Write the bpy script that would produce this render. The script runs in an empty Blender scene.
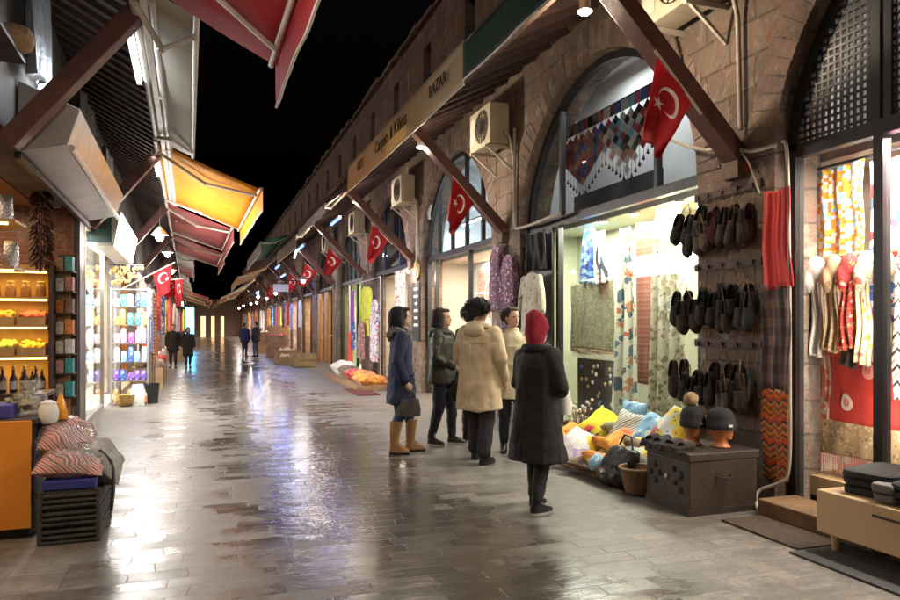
import bpy, bmesh, math, random
from mathutils import Vector, Matrix, noise
RND = random.Random(11)
S = bpy.context.scene
COL = S.collection
PI = math.pi
ORD = ['first','second','third','fourth','fifth','sixth','seventh','eighth','ninth','tenth','eleventh','twelfth','thirteenth']

# ------------------------------------------------------------------ frames
def FW(x, y, z): return (x, y, z)
OFF=[0,0]
def FR(l, y, z): return (4.5 - l + OFF[0], y + OFF[1], z)              # l = metres out from the right wall into the street
def FL(l, y, z): return (-1.4 + l - .021*y, y + .021*l, z)  # the same for the left wall

# ------------------------------------------------------------------ scene bookkeeping
def tag(o, label, cat, group=None, kind=None):
    if label: o['label'] = label
    if cat: o['category'] = cat
    if group: o['group'] = group
    if kind: o['kind'] = kind
    return o
def thing(name, label, cat, loc=(0,0,0), group=None, rz=0):
    o = bpy.data.objects.new(name, None); COL.objects.link(o)
    o.location = loc; o.rotation_euler = (0,0,rz); o.empty_display_size = .1
    return tag(o, label, cat, group)
def dup(root, loc, rz=None, label=None, group=None):
    def rec(o, par):
        c = o.copy(); COL.objects.link(c); c.parent = par
        for ch in list(o.children): rec(ch, c)
        return c
    r = rec(root, None); r.location = loc
    if rz is not None: r.rotation_euler = (0,0,rz)
    if label: r['label'] = label
    if group: r['group'] = group
    return r

class MB:
    def __init__(s, fr=FW): s.v=[]; s.f=[]; s.uv=[]; s.fm=[]; s.fr=fr; s.m=0
    def add(s, vs, fs, uvs=None):
        b=len(s.v); s.v += [s.fr(*p) for p in vs]; s.f += [[b+i for i in f] for f in fs]
        s.uv += uvs if uvs else [(0,0)]*len(vs); s.fm += [s.m]*len(fs); return s
    def box(s, x0,y0,z0,x1,y1,z1):
        return s.add([(x0,y0,z0),(x1,y0,z0),(x1,y1,z0),(x0,y1,z0),(x0,y0,z1),(x1,y0,z1),(x1,y1,z1),(x0,y1,z1)],
              [(0,3,2,1),(4,5,6,7),(0,1,5,4),(1,2,6,5),(2,3,7,6),(3,0,4,7)])
    def obox(s, c, h, rot=None):
        c=Vector(c); m=rot or Matrix.Identity(3)
        vs=[c+m@Vector((sx*h[0],sy*h[1],sz*h[2])) for sz in(-1,1) for sy in(-1,1) for sx in(-1,1)]
        return s.add([tuple(v) for v in vs],[(0,2,3,1),(4,5,7,6),(0,1,5,4),(1,3,7,5),(3,2,6,7),(2,0,4,6)])
    def beam(s, p0, p1, w, t, up=(0,0,1)):
        p0=Vector(p0);p1=Vector(p1); d=(p1-p0); L=d.length; d.normalize()
        a=d.cross(Vector(up)); 
        if a.length<1e-4: a=d.cross(Vector((1,0,0)))
        a.normalize(); b=a.cross(d); m=Matrix((d,a,b)).transposed()
        return s.obox((p0+p1)/2,(L/2,w/2,t/2),m)
    def tube(s, pts, r, n=8, closed=False):
        pts=[Vector(p) for p in pts]; k=len(pts); rr=r if isinstance(r,(list,tuple)) else [r]*k
        vs=[];fs=[]; pa=None
        for i,p in enumerate(pts):
            d=(pts[min(i+1,k-1)]-pts[max(i-1,0)]).normalized()
            if pa is None:
                a=d.cross(Vector((0,0,1)))
                if a.length<.05: a=d.cross(Vector((1,0,0)))
            else: a=pa-d*pa.dot(d)
            a.normalize(); pa=a; b=d.cross(a)
            for j in range(n):
                t=2*PI*j/n; vs.append(tuple(p+(a*math.cos(t)+b*math.sin(t))*rr[i]))
        for i in range(k-1):
            for j in range(n):
                j2=(j+1)%n; fs.append((i*n+j,i*n+j2,(i+1)*n+j2,(i+1)*n+j))
        fs.append(tuple(range(n-1,-1,-1))); fs.append(tuple((k-1)*n+j for j in range(n)))
        return s.add(vs,fs)
    def lathe(s, prof, c=(0,0,0), n=16, sx=1, sy=1):
        vs=[];fs=[]; k=len(prof)
        for r,z in prof:
            for j in range(n):
                t=2*PI*j/n; vs.append((c[0]+r*sx*math.cos(t),c[1]+r*sy*math.sin(t),c[2]+z))
        for i in range(k-1):
            for j in range(n):
                j2=(j+1)%n; fs.append((i*n+j,i*n+j2,(i+1)*n+j2,(i+1)*n+j))
        fs.append(tuple(range(n-1,-1,-1))); fs.append(tuple((k-1)*n+j for j in range(n)))
        return s.add(vs,fs)
    def loft(s, rings, n=20, p=2.0):
        # ring = (centre, rx, ry, rz-turn); superellipse exponent p
        vs=[];fs=[]
        for c,rx,ry,a in rings:
            for j in range(n):
                t=2*PI*j/n; ct,st=math.cos(t),math.sin(t)
                x=rx*math.copysign(abs(ct)**(2/p),ct); y=ry*math.copysign(abs(st)**(2/p),st)
                vs.append((c[0]+x*math.cos(a)-y*math.sin(a), c[1]+x*math.sin(a)+y*math.cos(a), c[2]))
        k=len(rings)
        for i in range(k-1):
            for j in range(n):
                j2=(j+1)%n; fs.append((i*n+j,i*n+j2,(i+1)*n+j2,(i+1)*n+j))
        fs.append(tuple(range(n-1,-1,-1))); fs.append(tuple((k-1)*n+j for j in range(n)))
        return s.add(vs,fs)
    def ball(s, c, r, n=12, m=8):
        rx,ry,rz = r if isinstance(r,(tuple,list)) else (r,r,r)
        prof=[(max(1e-4,math.sin(PI*i/m)),-math.cos(PI*i/m)) for i in range(m+1)]
        vs=[];fs=[]
        for q,z in prof:
            for j in range(n):
                t=2*PI*j/n; vs.append((c[0]+q*rx*math.cos(t),c[1]+q*ry*math.sin(t),c[2]+z*rz))
        for i in range(m):
            for j in range(n):
                j2=(j+1)%n; fs.append((i*n+j,i*n+j2,(i+1)*n+j2,(i+1)*n+j))
        fs.append(tuple(range(n-1,-1,-1))); fs.append(tuple(m*n+j for j in range(n)))
        return s.add(vs,fs)
    def limb(s, pts, rr, n=14):
        for p,r in zip(pts,rr): s.ball(p,r,n,10)
        for i in range(len(pts)-1): s.tube([pts[i],pts[i+1]],[rr[i],rr[i+1]],n)
        return s
    def grid(s, fn, nu, nv):
        vs=[];uv=[];fs=[]
        for i in range(nu+1):
            for j in range(nv+1):
                a,b=i/nu,j/nv; vs.append(tuple(fn(a,b))); uv.append((a,b))
        for i in range(nu):
            for j in range(nv):
                q=i*(nv+1)+j; fs.append((q,q+nv+1,q+nv+2,q+1))
        return s.add(vs,fs,uv)
    def prism(s, poly, to3, d0, d1):
        k=len(poly); vs=[to3(a,b,d0) for a,b in poly]+[to3(a,b,d1) for a,b in poly]
        fs=[tuple(range(k-1,-1,-1)),tuple(range(k,2*k))]+[(i,(i+1)%k,k+(i+1)%k,k+i) for i in range(k)]
        return s.add(vs,fs)
    def obj(s, name, mats, parent=None, origin=None, smooth=None, bevel=0, solid=0, recalc=True, sub=0):
        me=bpy.data.meshes.new(name)
        vs=[Vector(p) for p in s.v]
        if parent is not None:
            q=Vector((0,0,0)); r=parent
            while r is not None: q+=r.location; r=r.parent
            off=q
        elif origin is not None: off=Vector(origin)
        else:
            off=Vector((sum(p.x for p in vs)/len(vs),sum(p.y for p in vs)/len(vs),min(p.z for p in vs)))
        me.from_pydata([tuple(p-off) for p in vs],[],s.f)
        ul=me.uv_layers.new(name='UVMap')
        for l in me.loops: ul.data[l.index].uv=s.uv[l.vertex_index]
        if not isinstance(mats,(list,tuple)): mats=[mats]
        for m in mats: me.materials.append(m)
        for p,mi in zip(me.polygons,s.fm): p.material_index=mi
        if recalc:
            bm=bmesh.new(); bm.from_mesh(me); bmesh.ops.recalc_face_normals(bm,faces=bm.faces); bm.to_mesh(me); bm.free()
        if smooth is not None:
            me.shade_smooth()
            if smooth<180: me.set_sharp_from_angle(angle=math.radians(smooth))
        o=bpy.data.objects.new(name,me); COL.objects.link(o)
        if parent is not None: o.parent=parent
        else: o.location=off
        if solid: 
            m=o.modifiers.new('s','SOLIDIFY'); m.thickness=solid; m.offset=0
        if bevel:
            m=o.modifiers.new('b','BEVEL'); m.width=bevel; m.segments=2; m.limit_method='ANGLE'
        if sub:
            m=o.modifiers.new('u','SUBSURF'); m.levels=sub; m.render_levels=sub
        return o

def bake(o):
    dg=bpy.context.evaluated_depsgraph_get()
    me=bpy.data.meshes.new_from_object(o.evaluated_get(dg)); o.modifiers.clear(); o.data=me; return o
def fuse(o, size, smooth=6, fac=.5):
    m=o.modifiers.new('r','REMESH'); m.mode='VOXEL'; m.voxel_size=size
    if smooth:
        q=o.modifiers.new('s','SMOOTH'); q.iterations=smooth; q.factor=fac
    bake(o); o.data.shade_smooth(); return o
def ruffle(o, amp, fx, fz, seed=0, zfall=None):
    me=o.data; nn=[v.normal.copy() for v in me.vertices]
    for v,n in zip(me.vertices,nn):
        p=v.co; a=noise.noise(Vector((p.x*fx+seed,p.y*fx,p.z*fz)))+.5*noise.noise(Vector((p.x*fx*2.3,p.y*fx*2.3+seed,p.z*fz*2)))
        k=1 if zfall is None else zfall(p.z)
        v.co=p+n*(a*amp*k)
    me.update()

def textmesh(body, size, thick=.004, name='lettering'):
    cu=bpy.data.curves.new('t','FONT'); cu.body=body; cu.size=size; cu.extrude=thick; cu.align_x='CENTER'; cu.align_y='CENTER'
    o=bpy.data.objects.new('t',cu); COL.objects.link(o)
    dg=bpy.context.evaluated_depsgraph_get(); me=bpy.data.meshes.new_from_object(o.evaluated_get(dg))
    bpy.data.objects.remove(o); me.name=name; return me
def put_text(body, size, m, parent, mat4, name='lettering'):
    me=textmesh(body,size,name=name); me.materials.clear(); me.materials.append(m); me.transform(mat4)
    q=Vector((0,0,0)); r=parent
    while r is not None: q+=r.location; r=r.parent
    me.transform(Matrix.Translation(-q))
    o=bpy.data.objects.new(name,me); COL.objects.link(o); o.parent=parent; return o

# ------------------------------------------------------------------ materials
class NT:
    def __init__(s, name):
        s.mat=bpy.data.materials.new(name); s.mat.use_nodes=True; s.t=s.mat.node_tree; s.n=s.t.nodes
        s.b=s.n['Principled BSDF']; s.out=s.n['Material Output']
    def new(s, typ, **kw):
        o=s.n.new(typ)
        for k,v in kw.items():
            if hasattr(o,k): setattr(o,k,v)
        return o
    def link(s,a,b): s.t.links.new(a,b)
    def val(s,sock,v):
        if isinstance(v,bpy.types.NodeSocket): s.link(v,sock)
        else: sock.default_value=v
    def math(s,op,a,b=0,c=0):
        o=s.new('ShaderNodeMath',operation=op); s.val(o.inputs[0],a); s.val(o.inputs[1],b); s.val(o.inputs[2],c); return o.outputs[0]
    def mix(s,f,a,b,blend='MIX'):
        o=s.new('ShaderNodeMix',data_type='RGBA',blend_type=blend)
        s.val(o.inputs[0],f); s.val(o.inputs[6],rgba(a)); s.val(o.inputs[7],rgba(b)); return o.outputs[2]
    def noise(s,scale,detail=4,vec=None,rough=.55):
        o=s.new('ShaderNodeTexNoise'); o.inputs['Scale'].default_value=scale; o.inputs['Detail'].default_value=detail; o.inputs['Roughness'].default_value=rough
        if vec is not None: s.link(vec,o.inputs['Vector'])
        return o
    def ramp(s,f,stops,interp='LINEAR'):
        o=s.new('ShaderNodeValToRGB'); s.val(o.inputs[0],f); cr=o.color_ramp; cr.interpolation=interp
        while len(cr.elements)<len(stops): cr.elements.new(.5)
        for e,(p,c) in zip(cr.elements,stops): e.position=p; e.color=rgba(c)
        return o.outputs[0]
    def coord(s,k='Object'): return s.new('ShaderNodeTexCoord').outputs[k]
    def map(s,vec,scale=(1,1,1),loc=(0,0,0),rot=(0,0,0)):
        o=s.new('ShaderNodeMapping'); s.link(vec,o.inputs['Vector']); o.inputs['Scale'].default_value=scale; o.inputs['Location'].default_value=loc; o.inputs['Rotation'].default_value=rot; return o.outputs[0]
    def bump(s,h,strength=.3,dist=.02):
        o=s.new('ShaderNodeBump'); o.inputs['Strength'].default_value=strength; o.inputs['Distance'].default_value=dist; s.link(h,o.inputs['Height']); s.link(o.outputs[0],s.b.inputs['Normal'])
def rgba(c):
    if isinstance(c,bpy.types.NodeSocket): return c
    if isinstance(c,(int,float)): return (c,c,c,1)
    return tuple(c)+((1,) if len(c)==3 else ())
def mul(c,k): return tuple(min(1,x*k) for x in c)

def mat(name, col, rough=.6, metal=0, var=.25, vs=6, bump=0, bs=30, emit=None, es=0, coat=0, spec=.5, trans=0, sheen=0):
    m=NT(name); b=m.b; co=m.coord()
    n=m.noise(vs,5,co)
    c=m.mix(m.ramp(n.outputs['Fac'],[(.3,0),(.7,1)]),mul(col,1-var),mul(col,1+var*.8))
    m.link(c,b.inputs['Base Color'])
    b.inputs['Metallic'].default_value=metal; b.inputs['Coat Weight'].default_value=coat; b.inputs['Specular IOR Level'].default_value=spec
    if sheen: b.inputs['Sheen Weight'].default_value=sheen
    r=m.noise(vs*2.3,3,co); m.link(m.math('MULTIPLY_ADD',r.outputs['Fac'],.25,max(.02,rough-.125)),b.inputs['Roughness'])
    if bump: m.bump(m.noise(bs,5,co).outputs['Fac'],bump,.02)
    if emit: b.inputs['Emission Color'].default_value=rgba(emit); b.inputs['Emission Strength'].default_value=es
    if trans:
        t=m.new('ShaderNodeBsdfTranslucent'); m.link(c,t.inputs[0]); x=m.new('ShaderNodeMixShader'); x.inputs[0].default_value=trans
        m.link(b.outputs[0],x.inputs[1]); m.link(t.outputs[0],x.inputs[2]); m.link(x.outputs[0],m.out.inputs[0])
    return m.mat
def lamp_mat(name, col, es):
    m=NT(name); m.b.inputs['Base Color'].default_value=rgba(col); m.b.inputs['Emission Color'].default_value=rgba(col); m.b.inputs['Emission Strength'].default_value=es; return m.mat
def glass_mat(name, tint=(.93,.96,.95), refl=1.0):
    m=NT(name); m.n.remove(m.b)
    t=m.new('ShaderNodeBsdfTransparent'); t.inputs[0].default_value=rgba(tint)
    g=m.new('ShaderNodeBsdfGlossy'); g.inputs['Roughness'].default_value=.02; g.inputs[0].default_value=(1,1,1,1)
    f=m.new('ShaderNodeLayerWeight'); fr=m.math('MULTIPLY_ADD',m.math('POWER',f.outputs['Facing'],5),.7,.016)
    x=m.new('ShaderNodeMixShader'); m.link(m.math('MULTIPLY',fr,refl),x.inputs[0]); m.link(t.outputs[0],x.inputs[1]); m.link(g.outputs[0],x.inputs[2]); m.link(x.outputs[0],m.out.inputs[0]); return m.mat
def hv(m):   # horizontal and vertical pattern coordinates of a hanging cloth
    sp=m.new('ShaderNodeSeparateXYZ'); m.link(m.coord(),sp.inputs[0]); return m.math('ADD',sp.outputs[0],sp.outputs[1]),sp.outputs[2]
def weave(m, sc=220, st=.25):
    m.b.inputs['Roughness'].default_value=.85; m.b.inputs['Sheen Weight'].default_value=.15
    m.bump(m.noise(sc,2,m.coord()).outputs['Fac'],st,.004)
def floral(name, base, cols, scale=12, thr=.38, base2=None, cols2=None):
    m=NT(name); co=m.coord(); nz=m.noise(scale*1.1,3,co)
    v=m.new('ShaderNodeTexVoronoi'); v.inputs['Scale'].default_value=scale
    dv=m.new('ShaderNodeVectorMath',operation='MULTIPLY_ADD'); m.link(nz.outputs['Color'],dv.inputs[0]); dv.inputs[1].default_value=(1.1/scale,)*3; m.link(co,dv.inputs[2]); m.link(dv.outputs[0],v.inputs['Vector'])
    sp=m.new('ShaderNodeSeparateColor'); m.link(v.outputs['Color'],sp.inputs[0])
    k=len(cols); c=m.ramp(sp.outputs[0],[(i/k,x) for i,x in enumerate(cols)],'CONSTANT')
    bs=base
    if base2 is not None:
        bs=m.mix(m.ramp(m.noise(scale*.35,3,co).outputs['Fac'],[(.45,0),(.55,1)]),base,base2)
    mk=m.math('LESS_THAN',v.outputs['Distance'],m.math('MULTIPLY_ADD',sp.outputs[1],.25,thr-.12))
    c=m.mix(mk,bs,c)
    v2=m.new('ShaderNodeTexVoronoi'); v2.inputs['Scale'].default_value=scale*2.6; m.link(co,v2.inputs['Vector'])
    c=m.mix(m.math('LESS_THAN',v2.outputs['Distance'],.16),c,cols[0] if cols2 is None else cols2)
    m.link(c,m.b.inputs['Base Color']); weave(m); return m.mat
def mosaic(name, cols, scale=10, vert=1.0):
    m=NT(name); h,v=hv(m); cx=m.new('ShaderNodeCombineXYZ'); m.link(m.math('FLOOR',m.math('MULTIPLY',h,scale)),cx.inputs[0]); m.link(m.math('FLOOR',m.math('MULTIPLY',v,scale*vert)),cx.inputs[1])
    w=m.new('ShaderNodeTexWhiteNoise',noise_dimensions='2D'); m.link(cx.outputs[0],w.inputs['Vector']); k=len(cols)
    m.link(m.ramp(w.outputs['Value'],[(i/k,x) for i,x in enumerate(cols)],'CONSTANT'),m.b.inputs['Base Color']); weave(m); return m.mat
def plaid(name, c1, c2, c3, scale=6):
    m=NT(name); h,v=hv(m)
    a=m.math('LESS_THAN',m.math('FRACT',m.math('MULTIPLY',h,scale)),.5); b=m.math('LESS_THAN',m.math('FRACT',m.math('MULTIPLY',v,scale)),.5)
    c=m.mix(a,c1,c2); c=m.mix(m.math('MULTIPLY',b,.55),c,c3); m.link(c,m.b.inputs['Base Color']); weave(m); return m.mat
def stripes(name, cols, scale=4, axis='v', wob=.0):
    m=NT(name); h,v=hv(m); t=h if axis=='h' else v
    if wob: t=m.math('ADD',t,m.math('MULTIPLY',m.math('PINGPONG',h if axis=='v' else v,.06),wob))
    k=len(cols); m.link(m.ramp(m.math('FRACT',m.math('MULTIPLY',t,scale)),[(i/k,x) for i,x in enumerate(cols)],'CONSTANT'),m.b.inputs['Base Color']); weave(m); return m.mat

def stone_blocks(name, c1, c2, mort, bw, bh, axis, rough=.85, bumpst=.8, stain=.5, weather=(.06,.05,.045)):
    m=NT(name); co=m.coord(); sp=m.new('ShaderNodeSeparateXYZ'); m.link(co,sp.inputs[0]); cx=m.new('ShaderNodeCombineXYZ')
    m.link(sp.outputs[axis[0]],cx.inputs[0]); m.link(sp.outputs[axis[1]],cx.inputs[1])
    wn=m.noise(2.2,3,co); wv=m.new('ShaderNodeVectorMath',operation='MULTIPLY_ADD'); m.link(wn.outputs['Color'],wv.inputs[0]); wv.inputs[1].default_value=(.08,.08,0); m.link(cx.outputs[0],wv.inputs[2])
    b=m.new('ShaderNodeTexBrick'); m.link(wv.outputs[0],b.inputs['Vector']); b.offset=.5
    b.inputs['Scale'].default_value=1; b.inputs['Brick Width'].default_value=bw; b.inputs['Row Height'].default_value=bh; b.inputs['Mortar Size'].default_value=.012; b.inputs['Mortar Smooth'].default_value=.3
    b.inputs['Color1'].default_value=rgba(c1); b.inputs['Color2'].default_value=rgba(c2); b.inputs['Mortar'].default_value=rgba(mort)
    n1=m.noise(1.3,6,co,.65); n2=m.noise(14,6,co,.7)
    c=m.mix(m.ramp(n1.outputs['Fac'],[(.38,0),(.68,stain)]),b.outputs['Color'],weather)
    c=m.mix(m.ramp(n2.outputs['Fac'],[(.35,.35),(.6,0)]),c,mul(c1,.45)); c=m.mix(m.ramp(m.noise(4,6,co,.7).outputs['Fac'],[(.62,0),(.75,.5)]),c,mul(c2,1.35))
    pt=m.noise(2.7,7,m.map(co,(1,1,.7),(3,1,5)),.72); c=m.mix(m.ramp(pt.outputs['Fac'],[(.56,0),(.64,.75)]),c,(.40,.335,.25)); c=m.mix(m.ramp(m.noise(1.6,7,m.map(co,(1,1.6,.6),(8,2,1)),.75).outputs['Fac'],[(.57,0),(.68,.6)]),c,(.40,.38,.37)); c=m.mix(m.ramp(m.noise(3.3,6,m.map(co,(1,1,1),(1,9,4)),.75).outputs['Fac'],[(.56,0),(.62,.55)]),c,(.25,.10,.07))
    m.link(c,m.b.inputs['Base Color']); m.b.inputs['Roughness'].default_value=rough
    hh=m.math('MULTIPLY_ADD',b.outputs['Fac'],-1.0,m.math('ADD',m.math('MULTIPLY',n2.outputs['Fac'],1.3),m.math('MULTIPLY',n1.outputs['Fac'],1.2))); m.bump(hh,bumpst,.05); return m.mat

def floor_mat():
    m=NT('worn street paving'); co=m.coord()
    wn=m.noise(1.3,4,co); wv=m.new('ShaderNodeVectorMath',operation='MULTIPLY_ADD'); m.link(wn.outputs['Color'],wv.inputs[0]); wv.inputs[1].default_value=(.22,.07,0); m.link(co,wv.inputs[2])
    def bricks(w,h,mort,loc):
        b=m.new('ShaderNodeTexBrick'); m.link(m.map(wv.outputs[0],(1,1,1),loc),b.inputs['Vector']); b.offset=.37; b.offset_frequency=2; b.squash=1.45; b.squash_frequency=3
        for k,v in (('Scale',1),('Brick Width',w),('Row Height',h),('Mortar Size',mort),('Mortar Smooth',.7),('Bias',0)): b.inputs[k].default_value=v
        b.inputs['Color1'].default_value=(0,0,0,1); b.inputs['Color2'].default_value=(1,1,1,1); b.inputs['Mortar'].default_value=(.45,.45,.45,1); return b
    b=bricks(.34,.155,.006,(0,0,0)); rb=m.math('SUBTRACT',b.outputs['Color'],.5)
    sp=m.new('ShaderNodeSeparateXYZ'); m.link(co,sp.inputs[0])
    big=m.noise(.5,4,co,.6); mid=m.noise(2.6,6,co,.7); fine=m.noise(30,6,co,.75); grit=m.noise(95,3,co,.7)
    streak=m.noise(1.3,6,m.map(co,(.9,1.9,1)),.7); mott=m.noise(6,7,m.map(co,(.8,1.5,1),(4,7,0)),.75)
    jm=m.ramp(m.noise(.9,4,m.map(co,(1,1,1),(9,3,0))).outputs['Fac'],[(.40,.15),(.68,.9)])
    dx=m.math('ABSOLUTE',m.math('ADD',m.math('SUBTRACT',sp.outputs[0],1.2),m.math('MULTIPLY',m.math('SUBTRACT',big.outputs['Fac'],.5),2.6)))
    wf=m.math('ADD',m.math('MULTIPLY',dx,.42),m.math('ADD',m.math('MULTIPLY',streak.outputs['Fac'],.8),m.math('MULTIPLY',rb,.17)))
    wet_dim=m.ramp(wf,[(.66,1),(1.22,0)])  # centre band: wet stone, plus dimness away from the shop lights painted in
    patch=m.ramp(m.math('ADD',m.math('MULTIPLY',mid.outputs['Fac'],.7),m.math('ADD',m.math('MULTIPLY',streak.outputs['Fac'],.5),m.math('MULTIPLY',rb,.12))),[(.58,0),(.86,1)])
    dl=m.math('ABSOLUTE',m.math('ADD',m.math('ADD',sp.outputs[0],.45),m.math('MULTIPLY',m.math('SUBTRACT',mid.outputs['Fac'],.5),.9)))
    lw=m.ramp(m.math('ADD',dl,m.math('MULTIPLY',rb,.15)),[(.12,1),(.55,0)]); wet_dim=m.math('MAXIMUM',wet_dim,m.math('MULTIPLY',lw,.62)); wet_dim=m.math('MAXIMUM',wet_dim,m.math('MULTIPLY',patch,.6))
    c=m.ramp(b.outputs['Color'],[(0,(.125,.109,.094)),(.5,(.18,.158,.137)),(1,(.24,.212,.184))])
    c=m.mix(m.ramp(mott.outputs['Fac'],[(.38,.7),(.54,0)]),c,(.10,.088,.077))
    c=m.mix(m.ramp(mott.outputs['Fac'],[(.56,0),(.68,.6)]),c,(.31,.28,.245))
    c=m.mix(m.math('MULTIPLY',wet_dim,.80),c,(.042,.036,.031))
    jf=m.math('MULTIPLY',b.outputs['Fac'],jm)
    c=m.mix(m.math('MULTIPLY',jf,.8),c,(.045,.04,.035))
    chips=m.noise(11,6,m.map(co,(.8,1.6,1),(2,5,0)),.78); c=m.mix(m.ramp(chips.outputs['Fac'],[(.58,0),(.65,.6)]),c,(.05,.044,.038)); c=m.mix(m.ramp(chips.outputs['Fac'],[(.30,.45),(.38,0)]),c,(.42,.39,.345))
    c=m.mix(m.ramp(fine.outputs['Fac'],[(.34,.55),(.52,0)]),c,(.065,.056,.048)); c=m.mix(m.ramp(grit.outputs['Fac'],[(.35,.3),(.5,0)]),c,(.05,.045,.04))
    m.link(c,m.b.inputs['Base Color'])
    r=m.math('ADD',m.math('ADD',.42,m.math('MULTIPLY',mott.outputs['Fac'],.22)),m.math('MULTIPLY',rb,.12)); r=m.math('SUBTRACT',r,m.math('MULTIPLY',wet_dim,.37))
    r=m.math('ADD',r,m.math('MULTIPLY',jf,.3)); m.link(r,m.b.inputs['Roughness']); m.b.inputs['Specular IOR Level'].default_value=.55
    hh=m.math('ADD',m.math('MULTIPLY',jf,-.8),m.math('ADD',m.math('MULTIPLY',fine.outputs['Fac'],.16),m.math('ADD',m.math('MULTIPLY',rb,.25),m.math('ADD',m.math('MULTIPLY',chips.outputs['Fac'],-.45),m.math('MULTIPLY',m.noise(6,4,m.map(co,(.9,1.4,1))).outputs['Fac'],.9))))); m.bump(hh,.27,.012); return m.mat

def flag_mat():
    m=NT('flag cloth'); sp=m.new('ShaderNodeSeparateXYZ'); m.link(m.coord('UV'),sp.inputs[0]); u=m.math('MULTIPLY',sp.outputs[1],1.5); v=sp.outputs[0]
    def dist(cx,cy): 
        a=m.math('SUBTRACT',u,cx); b=m.math('SUBTRACT',v,cy); return m.math('SQRT',m.math('ADD',m.math('MULTIPLY',a,a),m.math('MULTIPLY',b,b))),a,b
    d1,_,_=dist(.5,.5); d2,_,_=dist(.535,.445)
    cres=m.math('MULTIPLY',m.math('LESS_THAN',d1,.26),m.math('GREATER_THAN',d2,.205))
    d3,a,b=dist(.665,.24); th=m.math('PINGPONG',m.math('ADD',m.math('ARCTAN2',b,m.math('MULTIPLY',a,-1)),PI*4),PI/5)
    R0=.13; p2=(.382*R0*math.cos(PI/5),.382*R0*math.sin(PI/5)); dx,dy=p2[0]-R0,p2[1]
    x=m.math('MULTIPLY',d3,m.math('COSINE',th)); y=m.math('MULTIPLY',d3,m.math('SINE',th))
    cr=m.math('SUBTRACT',m.math('MULTIPLY',y,dx),m.math('MULTIPLY',m.math('SUBTRACT',x,R0),dy))
    star=m.math('GREATER_THAN',cr,0)
    c=m.mix(m.math('MAXIMUM',cres,star),(.50,.012,.02),(.85,.83,.8)); c=m.mix(m.ramp(m.noise(9,5,m.coord()).outputs['Fac'],[(.35,.35),(.6,0)]),c,mul((.4,.01,.015),.5)); m.link(c,m.b.inputs['Base Color']); weave(m,300,.1)
    t=m.new('ShaderNodeBsdfTranslucent'); m.link(c,t.inputs[0]); x=m.new('ShaderNodeMixShader'); x.inputs[0].default_value=.35
    m.link(m.b.outputs[0],x.inputs[1]); m.link(t.outputs[0],x.inputs[2]); m.link(x.outputs[0],m.out.inputs[0]); return m.mat

M={}
M['floor']=floor_mat()
M['stone']=stone_blocks('arcade stone',(.30,.21,.155),(.21,.15,.115),(.13,.105,.085),.62,.30,(1,2),stain=.55)
M['upstone']=stone_blocks('upper wall stone',(.33,.21,.155),(.23,.15,.12),(.16,.12,.1),.55,.27,(1,2),stain=.5)
M['vous']=None
def vous():
    m=NT('arch stone'); co=m.coord(); g=m.new('ShaderNodeNewGeometry')
    c=m.ramp(g.outputs['Random Per Island'],[(0,(.22,.145,.115)),(.35,(.29,.19,.15)),(.6,(.17,.125,.105)),(.85,(.34,.25,.19))],'LINEAR')
    n=m.noise(5,6,co,.7); c=m.mix(m.ramp(n.outputs['Fac'],[(.4,0),(.65,.6)]),c,(.075,.06,.055)); c=m.mix(m.ramp(m.noise(2.4,7,m.map(co,(1,1,1),(5,2,2)),.75).outputs['Fac'],[(.54,0),(.66,.6)]),c,(.42,.38,.37)); m.link(c,m.b.inputs['Base Color']); m.b.inputs['Roughness'].default_value=.88
    m.bump(m.noise(14,6,co,.75).outputs['Fac'],.8,.05); return m.mat
M['vous']=vous()
M['plaster']=mat('grey plaster',(.34,.31,.28),.85,var=.3,vs=2,bump=.3,bs=20)
M['cream']=mat('cream plaster',(.62,.56,.46),.8,var=.12,vs=2,bump=.1)
M['white']=mat('white paint',(.75,.74,.7),.6,var=.06,vs=3)
M['brick']=stone_blocks('red brick',(.36,.13,.075),(.27,.10,.06),(.3,.22,.17),.24,.075,(0,2),stain=.3)
M['beam']=mat('brown painted timber',(.115,.042,.030),.55,var=.35,vs=5,bump=.25,bs=60)
M['darkwood']=mat('dark timber boards',(.052,.026,.022),.6,var=.4,vs=7,bump=.3,bs=50)
M['fascia']=mat('weathered fascia',(.10,.062,.045),.7,var=.4,vs=5,bump=.3,bs=40)
M['black']=mat('black painted steel',(.018,.018,.019),.42,var=.3,vs=8)
M['steel']=mat('grey sheet metal',(.36,.34,.31),.42,metal=.75,var=.15,vs=3)
M['alu']=mat('brushed aluminium',(.55,.52,.47),.38,metal=.8,var=.1)
M['offwhite']=mat('off white painted metal',(.55,.5,.42),.5,var=.15)
M['ac']=mat('yellowed plastic casing',(.42,.36,.26),.55,var=.2,vs=4)
M['glass']=glass_mat('shop glass')
M['glass2']=glass_mat('dusty glass',(.72,.76,.78))
M['dark']=mat('very dark cloth',(.008,.008,.009),.8,var=.3,vs=12,bump=.2,bs=60)
M['tile']=mat('roof tile',(.16,.085,.06),.8,var=.4,vs=9,bump=.4)
M['flag']=flag_mat()
# ================================================================== SETTING
tag(MB().grid(lambda a,b:(-40+80*a,-15+120*b,0),4,6).obj('street',M['floor'],origin=(0,0,0),recalc=False),None,None,kind='structure')

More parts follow.
